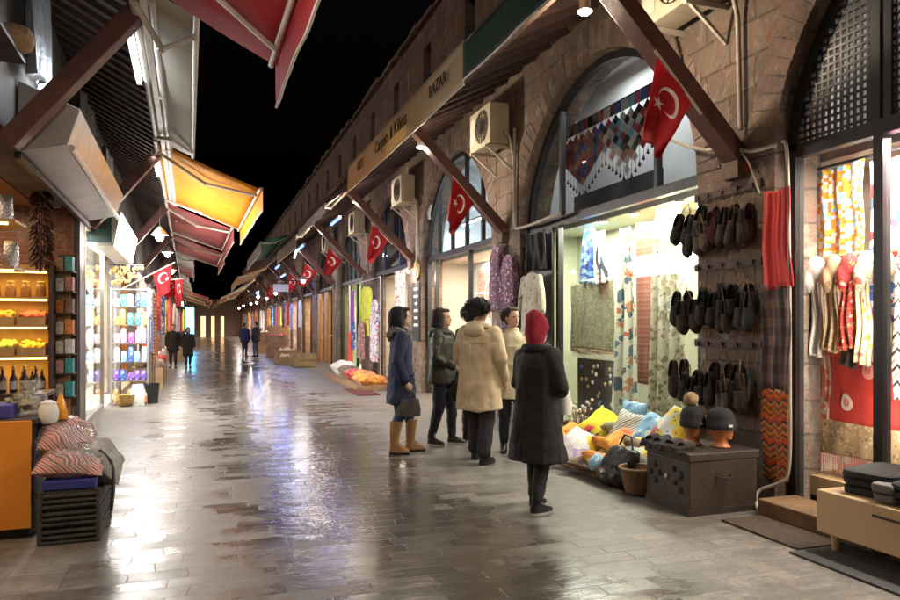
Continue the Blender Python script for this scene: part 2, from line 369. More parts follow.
CR=lambda k: 5.05+5.15*k           # pillar centres, right
CLP=lambda j: 6.6+5.15*j           # pillar centres, left
ZS,AH,HW=2.95,1.88,2.025
NB=17
SH=.13
def az(s): return ZS+AH*max(0,1-min(1,abs(s))**1.95)**.55
def light(name, typ, loc, power, col, size=.2, sy=None, rot=None):
    L=bpy.data.lights.new(name,typ); L.energy=power; L.color=col
    if typ=='AREA':
        L.size=size
        if sy: L.shape='RECTANGLE'; L.size_y=sy
    elif typ in('POINT','SPOT'): L.shadow_soft_size=size
    o=bpy.data.objects.new(name,L); COL.objects.link(o); o.location=loc
    if rot: o.rotation_euler=rot
    return o

# ---------------------------------------------------------------- right arcade
arc=thing('bazaar_arcade','long stone arcade of pointed shop arches on the right of the street, with timber struts','building',(4.5,30,0))
w=MB(FR); N=26
for k in range(0,NB+1):
    a,b=CR(k-1),CR(k); sh_=SH if k==0 else 0; y0,y1=a+.55+sh_,b-.55+sh_
    w.add([(0,a,0),(0,y0,0),(0,y0,6.1),(0,a,6.1)],[(0,1,2,3)])
    w.add([(0,y1,0),(0,b,0),(0,b,6.1),(0,y1,6.1)],[(0,1,2,3)])
    ys=[y0+(y1-y0)*(.5-.5*math.cos(PI*i/N)) for i in range(N+1)]; zz=[az(2*(y-y0)/(y1-y0)-1) for y in ys]
    for i in range(N):
        w.add([(0,ys[i],zz[i]),(0,ys[i+1],zz[i+1]),(0,ys[i+1],6.1),(0,ys[i],6.1)],[(0,1,2,3)])
        w.add([(0,ys[i],zz[i]),(0,ys[i+1],zz[i+1]),(-.5,ys[i+1],zz[i+1]),(-.5,ys[i],zz[i])],[(0,1,2,3)])
    for y in(y0,y1): w.add([(0,y,0),(0,y,ZS),(-.5,y,ZS),(-.5,y,0)],[(0,1,2,3)])
w.obj('wall',M['stone'],arc,recalc=False)
u=MB(FR); wy=[9.2+2.575*k for k in range(-2,32)]; p=-.1
for y in wy:
    u.add([(0,p,6.1),(0,y-.26,6.1),(0,y-.26,8.05),(0,p,8.05)],[(0,1,2,3)])
    u.add([(0,y-.26,6.1),(0,y+.26,6.1),(0,y+.26,6.72),(0,y-.26,6.72)],[(0,1,2,3)])
    u.add([(0,y-.26,7.5),(0,y+.26,7.5),(0,y+.26,8.05),(0,y-.26,8.05)],[(0,1,2,3)])
    for yy in(y-.26,y+.26): u.add([(0,yy,6.72),(0,yy,7.5),(-.35,yy,7.5),(-.35,yy,6.72)],[(0,1,2,3)])
    for z in(6.72,7.5): u.add([(0,y-.26,z),(0,y+.26,z),(-.35,y+.26,z),(-.35,y-.26,z)],[(0,1,2,3)])
    p=y+.26
u.add([(0,p,6.1),(0,92.6,6.1),(0,92.6,8.05),(0,p,8.05)],[(0,1,2,3)])
u.add([(0,-.1,8.05),(0,92.6,8.05),(-3,92.6,8.3),(-3,-.1,8.3)],[(0,1,2,3)])
u.obj('upper_wall',M['upstone'],arc,recalc=False)
for y in wy[1:16]:
    f=MB(FR).box(-.33,y-.3,6.7,-.3,y+.3,7.52).obj('window',M['black'],arc)
cn=MB(FR)
for i in range(180):
    y=-.1+.515*i; d=RND.uniform(-.03,.03); cn.box(-.1,y+.008,8.055,.09+d,y+.507,8.15+d)
cn.obj('coping',M['upstone'],arc)
for k in range(0,NB+1):      # voussoirs
    v=MB(FR); a,b=CR(k-1),CR(k); yc=(a+b)/2+(SH if k==0 else 0); n=44 if k<5 else 16
    for i in range(n):
        t0=PI*(i+.03+RND.uniform(0,.04))/n; t1=PI*(i+.97-RND.uniform(0,.05))/n; vs=[]
        for d in(.009+RND.uniform(-.004,.004),-.06):
            for t,r in((t0,0),(t1,0),(t1,.36+RND.uniform(-.06,.06)),(t0,.36+RND.uniform(-.05,.05))):
                s=-math.cos(t); y=yc+s*(HW+r*.85-.004); z=ZS+(az(max(-1,min(1,s)))-ZS)*(AH+r)/AH
                vs.append((d,y,max(z,ZS+.0)))
        v.add(vs,[(0,1,2,3),(4,7,6,5),(0,4,5,1),(1,5,6,2),(2,6,7,3),(3,7,4,0)])
    v.obj('arch_ring',M['vous'],arc)
ev=MB(FR); ev.prism([(0,5.42),(1.6,4.64),(1.6,4.70),(0,5.52)],lambda a,b,d:(a,d,b),-.1,92.5); 
for i in range(184): 
    y=.15+i*.5; ev.beam((.02,y,5.36),(1.50,y,4.62),.07,.09)
ev.obj('eave_soffit',M['darkwood'],arc)
MB(FR).box(1.50,-.1,4.44,1.58,92.5,4.63).obj('fascia',M['fascia'],arc)
tl=MB(FR)
for i in range(460):
    y=i*.2; tl.tube([(0,y,5.56),(.8,y,5.16+RND.uniform(-.01,.01)),(1.585,y,4.75)],.075,6)
tl.obj('roof_tiling',M['tile'],arc)
for k in range(NB+1):
    y=CR(k); s=MB(FR); s.beam((.02,y,2.98),(1.5,y,4.47),.15,.19,(0,1,0)); s.obj('strut',M['beam'],arc,bevel=.008)
    MB(FR).box(-.02,y-.1,2.80,.10,y+.1,3.02).obj('corbel',M['stone'],arc)

# ---------------------------------------------------------------- right shopfronts
def shop_right(k, label, inner, lcol, lpow, ucol, upow, uinner, fposts, lposts, glassy=True, depth=2.6, pane=None, grille=False):
    a,b=CR(k-1),CR(k); sh_=SH if k==0 else 0; y0,y1=a+.55+sh_,b-.55+sh_; yc=(a+b)/2+sh_
    t=thing('shopfront',label,'shopfront',(4.5,yc,0))
    r=MB(FR); d=-depth
    for z0,z1 in((.012,2.9),(3.0,5.15)):
        r.add([(-.5,y0-.3,z0),(-.5,y1+.3,z0),(d,y1+.3,z0),(d,y0-.3,z0),(-.5,y0-.3,z1),(-.5,y1+.3,z1),(d,y1+.3,z1),(d,y0-.3,z1)],
              [(0,1,2,3),(4,5,6,7),(0,3,7,4),(1,2,6,5),(2,3,7,6)]); 
        if z0<1: r.m=1
    r.box(-.5,y0-.3,2.905,d,y1+.3,2.995)
    r.obj('interior',[M[inner],M[uinner]],t,recalc=False)
    f=MB(FR); L0,L1=-.22,-.13; f.box(L0,y0,2.89,L1,y1,3.0)
    f.box(L0,y0,0,L1,y0+.09,2.89); f.box(L0,y1-.09,0,L1,y1,2.89)
    n=22; P=[]
    for i in range(n+1):
        s=-math.cos(PI*i/n); P.append((yc+s*(HW-.045),ZS+(az(s)-ZS)*.975))
    for p,q in zip(P,P[1:]): f.beam((-.175,p[0],p[1]),(-.175,q[0],q[1]),.09,.09,(1,0,0))
    for s in fposts:
        y=yc+s*HW; f.box(L0+.01,y-.03,2.99,L1-.01,y+.03,az(s)-.02)
    for y in lposts: f.box(L0+.005,y-.04,0,L1-.005,y+.04,2.895)
    f.obj('frame',M['black'],t)
    if not grille:
        g=MB(FR); poly=[(p[0],p[1]) for p in P]; g.prism(poly,lambda y,z,l:(l,y,z),-.178,-.172); g.obj('fanlight_pane',M['glass2'],t)
    for (pa,pb,z0,z1) in (pane or []): MB(FR).box(-.178,pa,z0,-.172,pb,z1).obj('window_pane',M['glass'],t)
    if lpow: light('shop_ceiling_light','AREA',FR(-.31 if grille else -min(1.2,depth*.42),yc,2.86),lpow,lcol,.2 if grille else min(1.2,depth*.5),3.0)
    if upow: light('fanlight_light','AREA',FR(-min(1.2,depth*.5),yc,5.0),upow,ucol,min(1.0,depth*.5),2.0)
    return t,y0,y1,yc

M['pinkwall']=mat('warm pinkish plaster',(.66,.56,.48),.8,var=.08)
M['greenwall']=mat('pale green painted wall',(.66,.69,.52),.8,var=.08)
M['ambwood']=mat('honey coloured panelling',(.45,.27,.11),.6,var=.25,vs=4)
M['greyroom']=mat('light grey ceiling board',(.52,.52,.52),.8,var=.1,vs=2)
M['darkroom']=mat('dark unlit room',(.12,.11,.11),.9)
M['tubelit']=lamp_mat('fluorescent tube',(.85,.93,1),14)
M['warmlit']=lamp_mat('warm bulb',(1,.78,.5),18)
M['spotlit']=lamp_mat('white spot lamp',(1,.95,.85),25)
M['bluelit']=lamp_mat('blue lamp',(.08,.2,1),16)
sh={}
sh[0]=shop_right(0,'black steel shopfront with square mesh above its door, nearest on the right','pinkwall',(1,.87,.76),170,(1,.93,.85),60,'greyroom',[-.55,.0,.55],[2.95,3.79],grille=True,depth=1.05,pane=[(3.835,4.535,.12,2.885),(2.995,3.745,.12,2.885),(.675,2.905,.12,2.885)])
sh[1]=shop_right(1,'glazed shopfront full of hanging cloths under a grey arched fanlight','greenwall',(1,.94,.78),120,(1,.97,.92),62,'greyroom',[-.57,.50],[8.72],depth=1.15,pane=[(5.69,8.68,.1,2.89)])
sh[2]=shop_right(2,'open carpet shopfront under a bluish lit arched window','cream',(1,.88,.72),140,(.75,.87,1),60,'white',[-.6,-.2,.2,.6],[12.2,14.2],pane=[(11.2,12.1,.1,2.89)])
sh[3]=shop_right(3,'shopfront with a dark blue arched fanlight and a white patterned curtain','cream',(1,.85,.68),70,(.15,.3,1),14,'darkroom',[-.4,.4],[17.4,19.2])
sh[4]=shopfour=shop_right(4,'clothes shopfront with pale yellow green strips behind its glass','greenwall',(.95,1,.62),90,(.7,.85,1),18,'white',[-.5,-.15,.2,.55],[22.4,23.7],pane=[(22.5,23.6,.1,2.89)])
sh[5]=shop_right(5,'shopfront lined with honey coloured wood and amber light','ambwood',(1,.68,.28),80,(1,.8,.6),3,'darkroom',[-.4,.4],[27.3,28.6])
desc=['with bright pinkish light inside','with yellow shelves inside','with a white lit back wall','with dim orange light inside','with pale violet light inside','at the far right end of the street','next to the end of the arcade']
cols=[((1,.72,.4),90,'ambwood'),((1,.8,.75),120,'cream'),((1,.62,.3),70,'ambwood'),((.9,.9,1),90,'cream'),((1,.7,.5),70,'pinkwall'),((1,.8,.6),80,'cream'),((1,.7,.4),60,'ambwood')]
desc+=['with a warm doorway','with dim white light','with orange shelves','with a yellowish ceiling','last one on the right']; NTH=['seventh','eighth','ninth','tenth','eleventh','twelfth','thirteenth','fourteenth','fifteenth','sixteenth','seventeenth','eighteenth']
for i in range(6,NB+1):
    c,pw,im=cols[(i-6)%7]; pw*=2.2; sh[i]=shop_right(i,'%s shopfront along the right side, %s'%(NTH[i-6],desc[i-6]),im,c,pw,(1,.9,.8),0,'darkroom',[-.3,.3],[CR(i-1)+2.1])

# bay 0 mesh grille in the arch, real wires
g=MB(FR); yc=(CR(-1)+CR(0))/2+SH
y=yc+.02
while y<yc+HW-.06:
    g.box(-.185,y-.009,3.0,-.165,y+.009,az((y-yc)/HW)-.03); y+=.058
z=3.04
while z<ZS+AH-.05:
    s=0
    while s<1 and az(s+.005)>z+.02: s+=.005
    g.box(-.187,yc,z-.009,-.163,yc+s*HW-.03,z+.009); z+=.058
g.obj('mesh_grille',M['black'],sh[0][0])
MB(FR).box(-.19,yc+.6*HW-.04,3.0,-.14,yc+.6*HW+.04,az(.6)).obj('mullion',M['black'],sh[0][0])

# ---------------------------------------------------------------- left row
row=thing('bazaar_row','dark shop row with brown timber eaves on the left of the street','building',FL(0,30,0))
pillar_y=lambda j: 11.0 if j==1 else CLP(j)
pm=mat('tiled dark pillar',(.13,.115,.11),.4,var=.35,vs=6,bump=.2)
for j in range(1,17):
    y=pillar_y(j); MB(FL).box(-.24,y-.21,0,0,y+.21,3.1).obj('pillar',pm,row)
MB(FL).box(-.5,-1,3.1,-.002,92,5.0).obj('wall',mat('dingy grey plaster',(.15,.14,.13),.85,var=.4,vs=2,bump=.3,bs=20),row)
MB(FL).box(-.9,-1,5.0,-.3,92,7.4).obj('upper_wall',M['upstone'],row)
ev=MB(FL); ev.prism([(-.02,4.80),(1.08,4.22),(1.08,4.28),(-.02,4.88)],lambda a,b,d:(a,d,b),-1,92)
for i in range(310): 
    y=-.9+i*.3; ev.beam((.02,y,4.76),(1.02,y,4.22),.10,.045)
ev.obj('eave_soffit',M['darkwood'],row)
MB(FL).box(1.03,-1,4.10,1.085,92,4.27).obj('fascia',M['offwhite'],row)
tl=MB(FL)
for i in range(460):
    y=-.5+i*.2; tl.tube([(-.02,y,4.93),(.55,y,4.65+RND.uniform(-.01,.01)),(1.14,y,4.33)],.085,6)
tl.obj('roof_tiling',M['tile'],row)
gt=MB(FL); gt.tube([(1.14,-1,4.1),(1.14,92,4.1)],.045,10)
for i in range(36): gt.box(1.085,1+i*2.5,4.05,1.16,1.04+i*2.5,4.16)
gt.obj('gutter_pipe',M['offwhite'],row,smooth=40)
for j in range(-1,17):
    y=CLP(j); s=MB(FL); s.beam((.02,y,2.99),(1.02,y,4.26),.15,.19,(0,1,0)); s.obj('strut',M['beam'],row,bevel=.008)

def shop_left(j, label, inner, col, pw, depth=2.6):
    a,b=pillar_y(j-1),pillar_y(j); y0,y1=a+.32,b-.32; yc=(a+b)/2
    t=thing('shop_interior',label,'shop',FL(-1,yc,0)); r=MB(FL); d=-depth
    r.add([(-.02,y0-.1,.012),(-.02,y1+.1,.012),(d,y1+.1,.012),(d,y0-.1,.012),(-.5,y0-.1,3.09),(-.5,y1+.1,3.09),(d,y1+.1,3.09),(d,y0-.1,3.09),(-.5,y0-.1,.012),(-.5,y1+.1,.012)],[(0,1,2,3),(4,5,6,7),(8,3,7,4),(9,2,6,5),(2,3,7,6)])
    r.obj('interior',M[inner],t,recalc=False)
    if pw: light('shop_ceiling_light','AREA',FL(-1.2,yc,3.0),pw,col,1.0,3.2)
    return t,y0,y1,yc
M['brick_room']=mat('ochre painted wall',(.30,.17,.09),.8,var=.2,vs=3)
sl={}
sl[0]=shop_left(0,'spice shop front part beside the orange counter on the left','brick_room',(1,.75,.45),40)
sl[1]=shop_left(1,'spice shop on the left with brick wall and glowing shelves','brick_room',(1,.75,.45),26)
sl[2]=shop_left(2,'brightly lit white jewellery shop on the left behind a tall glass case','white',(1,.98,.92),190)
ld=['with warm light behind the hanging goods','with dim orange light','with bluish white light','with yellow light','with reddish light','with a bright doorway','near the left end of the street','at the left end of the street']
lc=[((1,.8,.6),60,'cream'),((1,.6,.3),60,'ambwood'),((.8,.9,1),60,'cream'),((1,.75,.4),60,'ambwood'),((1,.6,.5),60,'pinkwall'),((1,.85,.6),80,'cream'),((1,.8,.6),60,'cream'),((1,.75,.5),60,'cream')]
ld[6]='with bright shelves'; ld[7]='with a pale ceiling'; ld+=['with a warm glow','with whitish light','with an orange back wall','with dim light','near the left end of the street','last one on the left']; ORD+=['fourteenth','fifteenth','sixteenth','seventeenth','eighteenth']
for j in range(3,17): c,pw,im=lc[(j-3)%8]; pw*=(2.2 if j>4 else 1.3); sl[j]=shop_left(j,'%s shop along the left side, %s'%(ORD[j],ld[j-3]),im,c,pw)

# street end
en=thing('end_building','dark building closing the far end of the street, with lit doorways','building',(1,94,0))
e=MB()
for x0,x1 in((-6,-.5),(.05,.75),(1.15,1.9),(2.3,9)): e.box(x0,94,0,x1,94.5,2.6)
e.box(-6,94,2.6,9,94.5,4.6); e.obj('wall',mat('dark sooty wall',(.2,.16,.13),.9),en)  # plain dark brown for the end wall
MB().box(-.9,94.4,0,2.6,94.45,2.6).obj('lit_doorway',lamp_mat('amber lit doorway',(1,.6,.28),1.2),en)
MB().box(-7,93.7,4.6,10,95,4.8).obj('roof',M['tile'],en)

# ---------------------------------------------------------------- awnings
def fabric(name,col,tr=.4):
    return mat(name,col,.75,var=.12,vs=3,trans=tr,bump=.15,bs=120)
M['awn_yellow']=fabric('yellow awning canvas',(.82,.37,.004),.5)
M['awn_red']=fabric('red awning canvas',(.50,.035,.04),.35)
M['awn_rose']=fabric('faded red awning canvas',(.42,.085,.085),.35)
M['awn_cream']=fabric('cream awning canvas',(.70,.58,.36),.25)
M['awn_tan']=fabric('tan awning canvas',(.48,.28,.12),.25)
M['awn_green']=fabric('bottle green awning canvas',(.012,.05,.034),.15)
M['awn_jade']=fabric('jade green awning canvas',(.02,.22,.13),.3)
M['awn_beige']=fabric('beige awning canvas',(.46,.42,.33),.25)
M['awn_grey']=fabric('grey white awning canvas',(.5,.48,.45),.25)
M['letter']=mat('dark brown lettering',(.10,.065,.03),.8)
def awning(label,fr,y0,y1,p0,p1,fm,vh,vm=None,text=None,arms=True,group=None,wav=.006):
    """p0=(l,z) at the roller, p1=(l,z) at the front bar"""
    c=fr(p0[0],(y0+y1)/2,p0[1]); t=thing('awning',label,'awning',c,group)
    MB(fr).tube([(p0[0]-.02,y0,p0[1]+.02),(p0[0]-.02,y1,p0[1]+.02)],.04,10).obj('roller',M['offwhite'],t,smooth=40)
    MB(fr).grid(lambda a,b:(p0[0]+(p1[0]-p0[0])*a,y0+.04+(y1-y0-.08)*b,p0[1]+(p1[1]-p0[1])*a-.018*math.sin(PI*a)*(1+.5*math.sin(b*9))+.006*math.sin(b*40)*a),10,14).obj('canopy',fm,t,smooth=180,solid=.006)
    bar=MB(fr).tube([(p1[0],y0,p1[1]),(p1[0],y1,p1[1])],.024,10).obj('front_bar',M['offwhite'],t,smooth=40)
    if vh:
        va=MB(fr).grid(lambda a,b:(p1[0]+.035+wav*math.sin(b*21)*a+.003*math.sin(b*47)*a,y0+(y1-y0)*b,p1[1]+.03-vh*a),6,60).obj('valance',vm or fm,t,smooth=180,solid=.005)
        MB(fr).tube([(p1[0]+.035,y0+(y1-y0)*i/60,p1[1]+.03-vh) for i in range(61)] if False else [(p1[0]+.035+wav*math.sin(i/60*21)+.003*math.sin(i/60*47),y0+(y1-y0)*i/60,p1[1]+.03-vh) for i in range(61)],.012,6).obj('hem',M['offwhite'],t)
        for body,yy,size in (text or []):
            m4=Matrix(((0,0,-1,0),(-1,0,0,0),(0,1,0,0),(0,0,0,1)))  # text plane facing -X, reading from far to near
            x=fr(p1[0]+.035+.045,yy,0); put_text(body,size,M['letter'],va,Matrix.Translation((x[0],yy,p1[1]+.03-vh*.5))@m4)
    if arms:
        for s,y in((1,y0+.35),(-1,y1-.35)):
            mid=((p0[0]+p1[0])/2-.05,y+s*.55,(p0[1]+p1[1])/2-.10)
            MB(fr).tube([(p0[0],y,p0[1]-.08),mid],.026,8).tube([mid,(p1[0]-.02,y+s*.08,p1[1]-.03)],.022,8).ball(mid,.036,8,6).obj('folding_arm',M['offwhite'],t,smooth=40)
    return t
ea=lambda k: 5.72+5.17*k
awning('dark red awning stretched low over the street, nearest on the left',FL,.6,ea(0),(.95,4.16),(2.02,3.58),M['awn_red'],.36)
awning('beige awning half rolled up beneath the left eave, between red and yellow awnings',FL,ea(0)+.05,ea(1)-.12,(1.0,4.16),(1.46,3.93),M['awn_beige'],.0)
awning('bright yellow awning pulled out over the street on the left',FL,ea(1),ea(2)-.2,(.98,4.15),(2.42,3.56),M['awn_yellow'],.34)
awning('faded red awning directly behind the yellow one',FL,ea(2)+.05,ea(3)-.3,(.98,4.12),(2.3,3.62),M['awn_rose'],.32)
awning('faded red awning second behind the yellow one',FL,ea(3)+.05,ea(4)-.3,(.98,4.1),(2.35,3.58),M['awn_rose'],.32)
for i,(k,m,w_) in enumerate([(4,'awn_grey',.55),(5,'awn_rose',.6),(6,'awn_grey',.4),(7,'awn_tan',.5),(8,'awn_grey',.6)]):
    awning('%s awning far down the left eave, %s after the faded red pair'%(['pale grey','dusty red','narrow grey','tan','whitish'][i],ORD[i]),FL,ea(k)+.1,ea(k+1)-.2,(1.0,4.1),(1.0+w_,3.85),M[m],.25)
# right
awning('cream awning rolled in at the right eave with lettering on its valance',FR,7.5,14.4,(1.60,4.80),(1.67,4.74),M['awn_cream'],.52,text=[('GIFT',13.0,.24),('Carpets & Kilims',10.75,.29),('BAZAR',8.35,.22)],arms=False)
awning('awning with bottle green valance at the near right eave',FR,2.2,6.9,(1.58,4.78),(1.9,4.42),M['awn_cream'],.38,M['awn_green'],wav=.008)
awning('grey white awning folded on the right eave beyond the lettered one',FR,15.6,20.3,(1.56,4.5),(1.95,4.2),M['awn_grey'],.22)
awning('jade green awning on the right eave far down the street',FR,27.0,36.0,(1.5,4.95),(2.5,4.62),M['awn_jade'],.45,M['awn_grey'])
awning('tan awning sagging low beyond the jade green one',FR,37,46,(1.5,4.5),(2.9,3.95),M['awn_tan'],.4)
awning('beige awning between the grey white one and the jade green one',FR,20.8,26.4,(1.56,4.45),(1.95,4.15),M['awn_beige'],.42)

for i,(side,k,m,w_) in enumerate([('l',9,'awn_rose',.9),('r',46.5,'awn_grey',.9),('l',10,'awn_tan',1.1),('r',53,'awn_cream',1.1),('l',11,'awn_grey',.9),('r',59.5,'awn_rose',1.2),('l',12,'awn_rose',1.2),('r',66,'awn_tan',1.2),('l',13,'awn_cream',1.2),('r',73,'awn_grey',1.3)]):
    nm={'awn_rose':'dusty red','awn_grey':'pale grey','awn_tan':'tan','awn_cream':'cream'}[m]
    if side=='l': awning('%s awning very far under the left eave, %s of the last five'%(nm,ORD[i//2]),FL,ea(k)+.1,ea(k+1)-.2,(1.0,4.1),(1.0+w_*1.9,3.45),M[m],.3,arms=False)
    else: awning('%s awning very far under the right eave, %s beyond the sagging tan one'%(nm,ORD[i//2]),FR,k,k+5.5,(1.5,4.4),(1.5+w_*1.7,3.5),M[m],.35,arms=False)
# ================================================================== LAMPS, FLAGS, AIR CONDITIONERS, CABLES
def place(o, loc, rot=(0,0,0), scale=None):
    o.location=loc; o.rotation_euler=rot
    if scale: o.scale=(scale,)*3 if isinstance(scale,(int,float)) else scale
    return o
M['cable']=mat('grey cable sheath',(.42,.37,.30),.6)
M['gold']=mat('gold trimming',(.5,.32,.1),.4,metal=.6,var=.4,vs=30)
lamp=thing('hanging_lamp','bright bare bulb lamp hanging from the left eave behind the yellow awning','lamp',FL(.93,13.2,3.02),'bulbs along the left eave')
c=lamp.location
MB().tube([(c.x,c.y,c.z+1.05),(c.x+.01,c.y,c.z+.5),(c.x,c.y,c.z+.15)],.008,6).obj('cord',M['black'],lamp)
MB().lathe([(.03,.2),(.045,.17),(.13,.07),(.14,.05),(.12,.05)],tuple(c),16).obj('lamp_shade',M['alu'],lamp,smooth=40)
MB().ball((c.x,c.y,c.z+.02),(.07,.07,.08),14,10).obj('bulb',lamp_mat('white hot bulb',(1,.96,.9),14),lamp,smooth=180)
light('bulb_light','POINT',(c.x,c.y,c.z-.12),34,(1,.96,.9),.07)
lamp_spots=[(18.2,3.2,45),(23.3,3.15,40),(28.5,3.2,25),(33.6,3.1,22),(36.5,3.2,0),(39,3.2,20),(41.5,3.1,0),(44,3.2,20),(47,3.2,0),(50,3.2,22),(57,3.2,25),(64,3.2,25)]
for i,(y,z,pw) in enumerate(lamp_spots):
    q=FL(.93,y,z); dup(lamp,q,label='bare bulb lamp under the left eave, %s beyond the bright bulb by yellow awning'%ORD[i]); pw and light('bulb_light','POINT',(q[0],q[1],q[2]-.12),pw,(1,.9,.78),.07)
q=FL(.93,3.4,3.1); dup(lamp,q,label='bare bulb lamp under the near left eave beside the spice shop awning'); light('bulb_light','POINT',(q[0],q[1],q[2]-.12),30,(1,.9,.78),.07)  # unseen bulb added to light the near red awning from below
for i,(y,z,l,pw) in enumerate([(24.5,3.0,1.9,14),(30,3.1,2.1,16),(34.5,3.0,1.9,0),(38.5,2.9,2.0,16),(42,3.1,2.2,0),(46,2.9,2.0,16),(52,3.0,2.0,20),(58,3.0,2.2,20),(66,3.0,2.2,20)]):
    q=FR(l-.6,y,z); dup(lamp,q,label='bare bulb lamp hanging under the far right eave, %s from the honey wood shop'%ORD[i],group='bulbs along the right eave'); pw and light('bulb_light','POINT',(q[0],q[1],q[2]-.12),pw,(1,.9,.8),.07)
rl=thing('eave_spot','small white spot lamp under the right eave just past the second pillar','lamp',FR(1.3,10.55,4.30),'spots along the right eave'); c=rl.location
MB().lathe([(.05,.14),(.05,.03),(.07,0),(.06,-.005)],tuple(c),14).obj('housing',M['alu'],rl,smooth=40)
MB().lathe([(.05,-.008),(.045,-.02)],tuple(c),14).obj('lens',lamp_mat('spot lens',(1,.94,.84),12),rl)
light('eave_light','POINT',(c.x,c.y,c.z-.12),50,(1,.85,.66),.06)
q=FR(1.3,CR(0)+.45,4.30); light('eave_light','POINT',(q[0],q[1],q[2]-.12),60,(1,.82,.60),.06); dup(rl,q,label='small white spot lamp under the right eave by the nearest pillar')  # unseen lamp added above the frame to brighten the nearest pillar
for i,k in enumerate(range(2,17)):
    q=FR(1.3,CR(k)+.35,4.30); dup(rl,q,label='small white spot lamp under the right eave by the %s pillar'%ORD[k])
    if k in(2,3,4,6,8,10,12,14): light('eave_light','POINT',(q[0],q[1],q[2]-.12),36 if k<4 else 16,(1,.85,.66),.06)
def tube_lamp(label,fr,p0,p1,m='tubelit',pw=0,col=(.85,.93,1)):
    a=Vector(fr(*p0)); b=Vector(fr(*p1)); t=thing('tube_lamp',label,'lamp',tuple((a+b)/2))
    d=(b-a).normalized(); up=Vector((0,0,.035))
    MB().beam(a+up,b+up,.07,.04).obj('housing',M['offwhite'],t)
    MB().tube([a+d*.04,b-d*.04],.02,10).obj('tube',M[m],t,smooth=40)
    for e in(a+d*.02,b-d*.02): MB().beam(e-d*.02,e+d*.02,.05,.05).obj('end_cap',M['offwhite'],t)
    if pw: light('tube_light','AREA',tuple((a+b)/2-Vector((0,0,.05))),pw,col,.05,(b-a).length,(0,0,math.atan2(-d.x,d.y)))
    return t
M['tubesoft']=lamp_mat('dim fluorescent tube',(.85,.93,1),6)
tube_lamp('fluorescent tube on the left eave edge beside the half rolled beige awning',FL,(.90,6.9,4.14),(.90,8.3,4.14),pw=26)
tube_lamp('fluorescent tube on the left eave edge beside the yellow awning',FL,(.90,11.6,4.14),(.90,13.4,4.14),'tubesoft',4)
tube_lamp('short fluorescent fitting glowing on the wall above the sheet metal hood',FL,(.12,7.2,3.78),(.12,7.75,3.78),pw=2)
tube_lamp('fluorescent tube slanting under the right eave by the grey white awning',FR,(1.45,25.0,4.15),(1.3,27.0,4.05),pw=25)
tube_lamp('blue lamp strip under the right eave far down the street, nearer one',FR,(1.2,31,3.7),(1.2,33,3.7),'bluelit',45,(.12,.25,1))
tube_lamp('blue lamp strip under the right eave far down the street, farther one',FR,(1.6,41,3.4),(1.6,43.5,3.4),'bluelit',60,(.12,.25,1))
M['bluehot']=lamp_mat('strong blue lamp',(.015,.07,1),30)
tube_lamp('blue lamp strip glowing beneath the grey white right awning',FR,(1.5,16.4,4.02),(1.5,17.6,4.02),'bluehot',5,(.03,.1,1))
tube_lamp('blue lamp strip beneath the beige awning farther along the right eave',FR,(1.75,20.8,3.85),(1.75,22.2,3.85),'bluehot',5,(.03,.1,1))
tube_lamp('blue lamp strip by the beginning of the jade green awning',FR,(1.9,26.6,3.7),(1.9,28.0,3.7),'bluehot',6,(.03,.1,1))
tube_lamp('bluish fluorescent tube behind the arched window of the carpet shop',FR,(-1.0,13.4,3.75),(-1.0,14.9,3.75),pw=20)
tube_lamp('small blue lamp glowing inside the dark arched fanlight',FR,(-.6,16.6,3.5),(-.6,17.2,3.5),'bluelit',30,(.1,.25,1))
# lit sign box on the left, glaring white
sb=thing('light_box_sign','glaring white light box sign on the left wall above the jewellery shop','sign',FL(.2,15,3.3))
MB(FL).prism([(.02,2.74),(.30,2.74),(.40,3.3),(.02,3.36)],lambda a,b,d:(a,d,b),12.15,15.9).obj('casing',M['alu'],sb)
MB(FL).add([(.304,12.2,2.76),(.304,15.85,2.76),(.402,15.85,3.28),(.402,12.2,3.28)],[(0,1,2,3)]).obj('lit_panel',lamp_mat('lit sign panel',(1,.98,.95),16),sb,solid=.004)
light('sign_light','AREA',FL(.46,14.0,3.0),130,(1,.96,.92),.35,3.6,(math.radians(0),math.radians(-50),0))
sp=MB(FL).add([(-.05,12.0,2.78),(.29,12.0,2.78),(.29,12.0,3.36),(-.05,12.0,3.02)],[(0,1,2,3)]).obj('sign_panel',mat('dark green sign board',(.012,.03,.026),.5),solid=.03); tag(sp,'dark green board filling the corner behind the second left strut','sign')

# flags hanging under the struts
def flag(label,fr,y,A,B,ca,cb,seed,amp=.03,name='flag'):
    A,B,ca,cb=[Vector((q[0],y,q[1])) for q in(A,B,ca,cb)]
    t=thing('flag',label,'flag',fr(A.x,y,A.z),'crescent flags hanging under the eaves')
    d=(B-A).normalized()
    MB(fr).tube([A-d*.05,B+d*.12],.012,8).obj('flagpole',M['offwhite'],t,smooth=40)
    def f(a,b):
        p=A.lerp(B,a).lerp(ca.lerp(cb,a),b); k=math.sin(b*PI*.9+.2)
        return (p.x+.01*math.sin(a*6+seed),p.y+amp*math.sin(a*7+seed+b*2)*(.25+b)*1.2+.01*math.sin(b*9+seed),p.z-.05*k*a*(1-a)*4*b)
    MB(fr).grid(f,18,24).obj('flag_cloth',M['flag'],t,smooth=180,solid=.003); return t
def rflag(k,label,s=1,seed=0): 
    y=CR(k)-.14; g=random.Random(seed*10); j=lambda: g.uniform(-.10,.10) if k else 0; flag(label,FR,y,(.93*s+.02,3.74),(.58*s+.02,3.38),(1.08*s+j(),3.02+j()),(.92*s+j()*.8,2.88+j()*.9),seed,.03+.03*g.random())
rflag(0,'large red flag with white crescent and star under the nearest right strut',1,.3)
